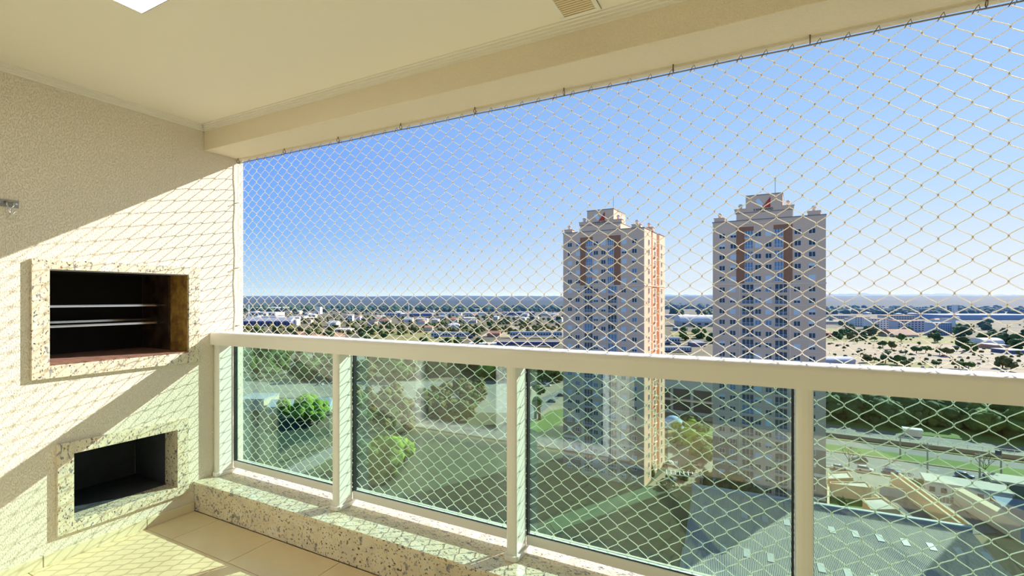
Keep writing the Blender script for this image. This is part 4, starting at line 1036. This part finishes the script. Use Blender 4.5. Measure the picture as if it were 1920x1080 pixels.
for i, (x_, y_, h_, mi, kd) in enumerate(((1580, 632, 11, 0, 'round'), (1568, 634, 9, 0, 'round'), (1594, 622, 9, 2, 'flat'), (1630, 628, 14, 0, 'flat'), (1655, 652, 8, 0, 'flat'), (1672, 655, 8, 2, 'round'), (1640, 640, 6, 1, 'flat'),
        (1625, 680, 7, 2, 'round'), (1660, 682, 8, 0, 'flat'), (1682, 684, 8, 1, 'flat'), (1718, 664, 8, 0, 'flat'), (1736, 662, 7, 1, 'flat'), (1775, 668, 8, 2, 'flat'), (1762, 666, 7, 0, 'flat'), (1798, 692, 6, 1, 'flat'), (1816, 693, 6, 1, 'flat'),
        (1880, 690, 9, 2, 'round'), (1895, 696, 9, 2, 'round'), (1758, 642, 10, 0, 'round'), (1755, 688, 5, 0, 'flat'), (1690, 640, 9, 1, 'round'), (1700, 690, 6, 2, 'flat'))):
    tree(P(x_, y_), h_, 'small %s tree scattered over the pale lots at the right' % ('flat-topped' if kd == 'flat' else 'round'), '%s trees on the pale lots' % ('flat-topped' if kd == 'flat' else 'round'), kd, mi, True)
wood(1790, 1925, 608, 660, 26, 13, 'tree of the grove beyond the pale lots at the right edge', 'trees of the grove beyond the pale lots', (0, 0, 1), 12)
wood(1252, 1342, 588, 600, 10, 22, 'dark tree of the grove behind the vaulted hall', 'trees of the grove behind the vaulted hall', (0, 0), 13)
wood(1300, 1342, 625, 645, 5, 12, 'bushy tree between the towers beyond the rail', 'bushy trees beyond the rail between the towers', (1, 0), 14)

wood(1555, 1760, 606, 640, 24, 9.5, 'tree among the estate blocks at the right', 'trees among the estate blocks', (0, 0, 2, 1), 31)
wood(1255, 1340, 600, 640, 10, 9, 'tree beside the halls between the towers', 'trees beside the halls between the towers', (0, 1), 33)
small_wood([(470, 700, 622, 662, 34, 11, 15), (700, 905, 612, 655, 26, 11, 16), (905, 1056, 598, 618, 16, 13, 17), (1560, 1925, 640, 694, 40, 4.5, 32)])
# tree belts too far to count: one mesh each
def belt(name, x0, x1, y0, y1, n, r0, seed, m, label):
    mb = MB(); r = random.Random(seed)
    for k in range(n):
        p = P(r.uniform(x0, x1), r.uniform(y0, y1)); s = r0 * r.uniform(.6, 1.3)
        if not clear(p.x, p.y, s * 1.2): continue
        blob(mb, (p.x, p.y, GZ + s * .45), s, 1, k, .3, .8)
    o = mb.obj(name, m, smooth=True); tag(o, label, 'trees', None, 'stuff')
belt('tree_belt', 456, 1060, 573, 585, 760, 11, 21, M_leafs[0], 'dark belt of distant woodland across the plain left of the towers')
belt('tree_belt', 456, 1056, 584, 628, 700, 4.5, 22, M_leafs[2], 'scattered olive trees among the distant roofs at the left')
belt('hedge_rows', 1550, 1925, 600, 690, 150, 1.5, 29, M_leafs[2], 'low bushes and hedge rows between the pale lots')
belt('tree_belt', 1545, 1925, 571, 590, 420, 10, 23, M_leafs[0], 'dark belt of distant woodland at the right')
belt('tree_belt', 1245, 1345, 572, 580, 70, 15, 24, M_leafs[0], 'distant woodland showing between the towers')

# ================================================================== hills and haze
M_hill = mat('wooded_hills', (.010, .026, .016), .95, vscale=.009, col2=(.045, .06, .025))
def ridge(dmin, deep, hmin, hamp, seed, a0=-1.4, a1=1.4, n=260, m=None):
    mb = MB(); rows = 7
    for j in range(rows):
        v = j / (rows - 1)
        for i in range(n + 1):
            a = a0 + (a1 - a0) * i / n; dd = dmin + deep * v
            X = math.tan(a * .75) * dd; q = Vector((X * .0008, seed * 3.1 + v * .8, 0))
            h = (hmin + hamp * (mnoise.fractal(q, .9, 2.1, 5) * .5 + .5)) * math.sin(min(1, v * 1.15) * math.pi / 2) + (mnoise.noise(Vector((X * .02, v * 9, seed))) * 5 if v > .2 else 0)
            p = CP + FW * dd + RT * X; mb.v.append((p.x, p.y, GZ - 2 + max(0, h)))
    for j in range(rows - 1):
        for i in range(n):
            k = j * (n + 1) + i; mb.f.append((k, k + 1, k + n + 2, k + n + 1)); mb.m.append(0)
    o = mb.obj('hills', m or M_hill, smooth=True); o['kind'] = 'structure'; return o
ridge(2400, 1200, 22, 26, 1); ridge(3600, 1500, 38, 40, 2); ridge(5200, 2200, 62, 34, 3)
mt = ridge(14000, 4000, 40, 220, 9, .35, 1.25, 120); mt.name = 'mountains'
vm = D.materials.new('haze'); vm.use_nodes = True; t = vm.node_tree; t.nodes.clear()
vs = t.nodes.new('ShaderNodeVolumeScatter'); vs.inputs['Color'].default_value = (.16, .36, 1, 1); vs.inputs['Density'].default_value = .00013; vs.inputs['Anisotropy'].default_value = 0
o_ = t.nodes.new('ShaderNodeOutputMaterial'); t.links.new(vs.outputs[0], o_.inputs['Volume'])
hz = MB().box(-12000, 12000, 700, 24000, GZ - 20, 190).obj('haze', vm); hz['kind'] = 'structure'
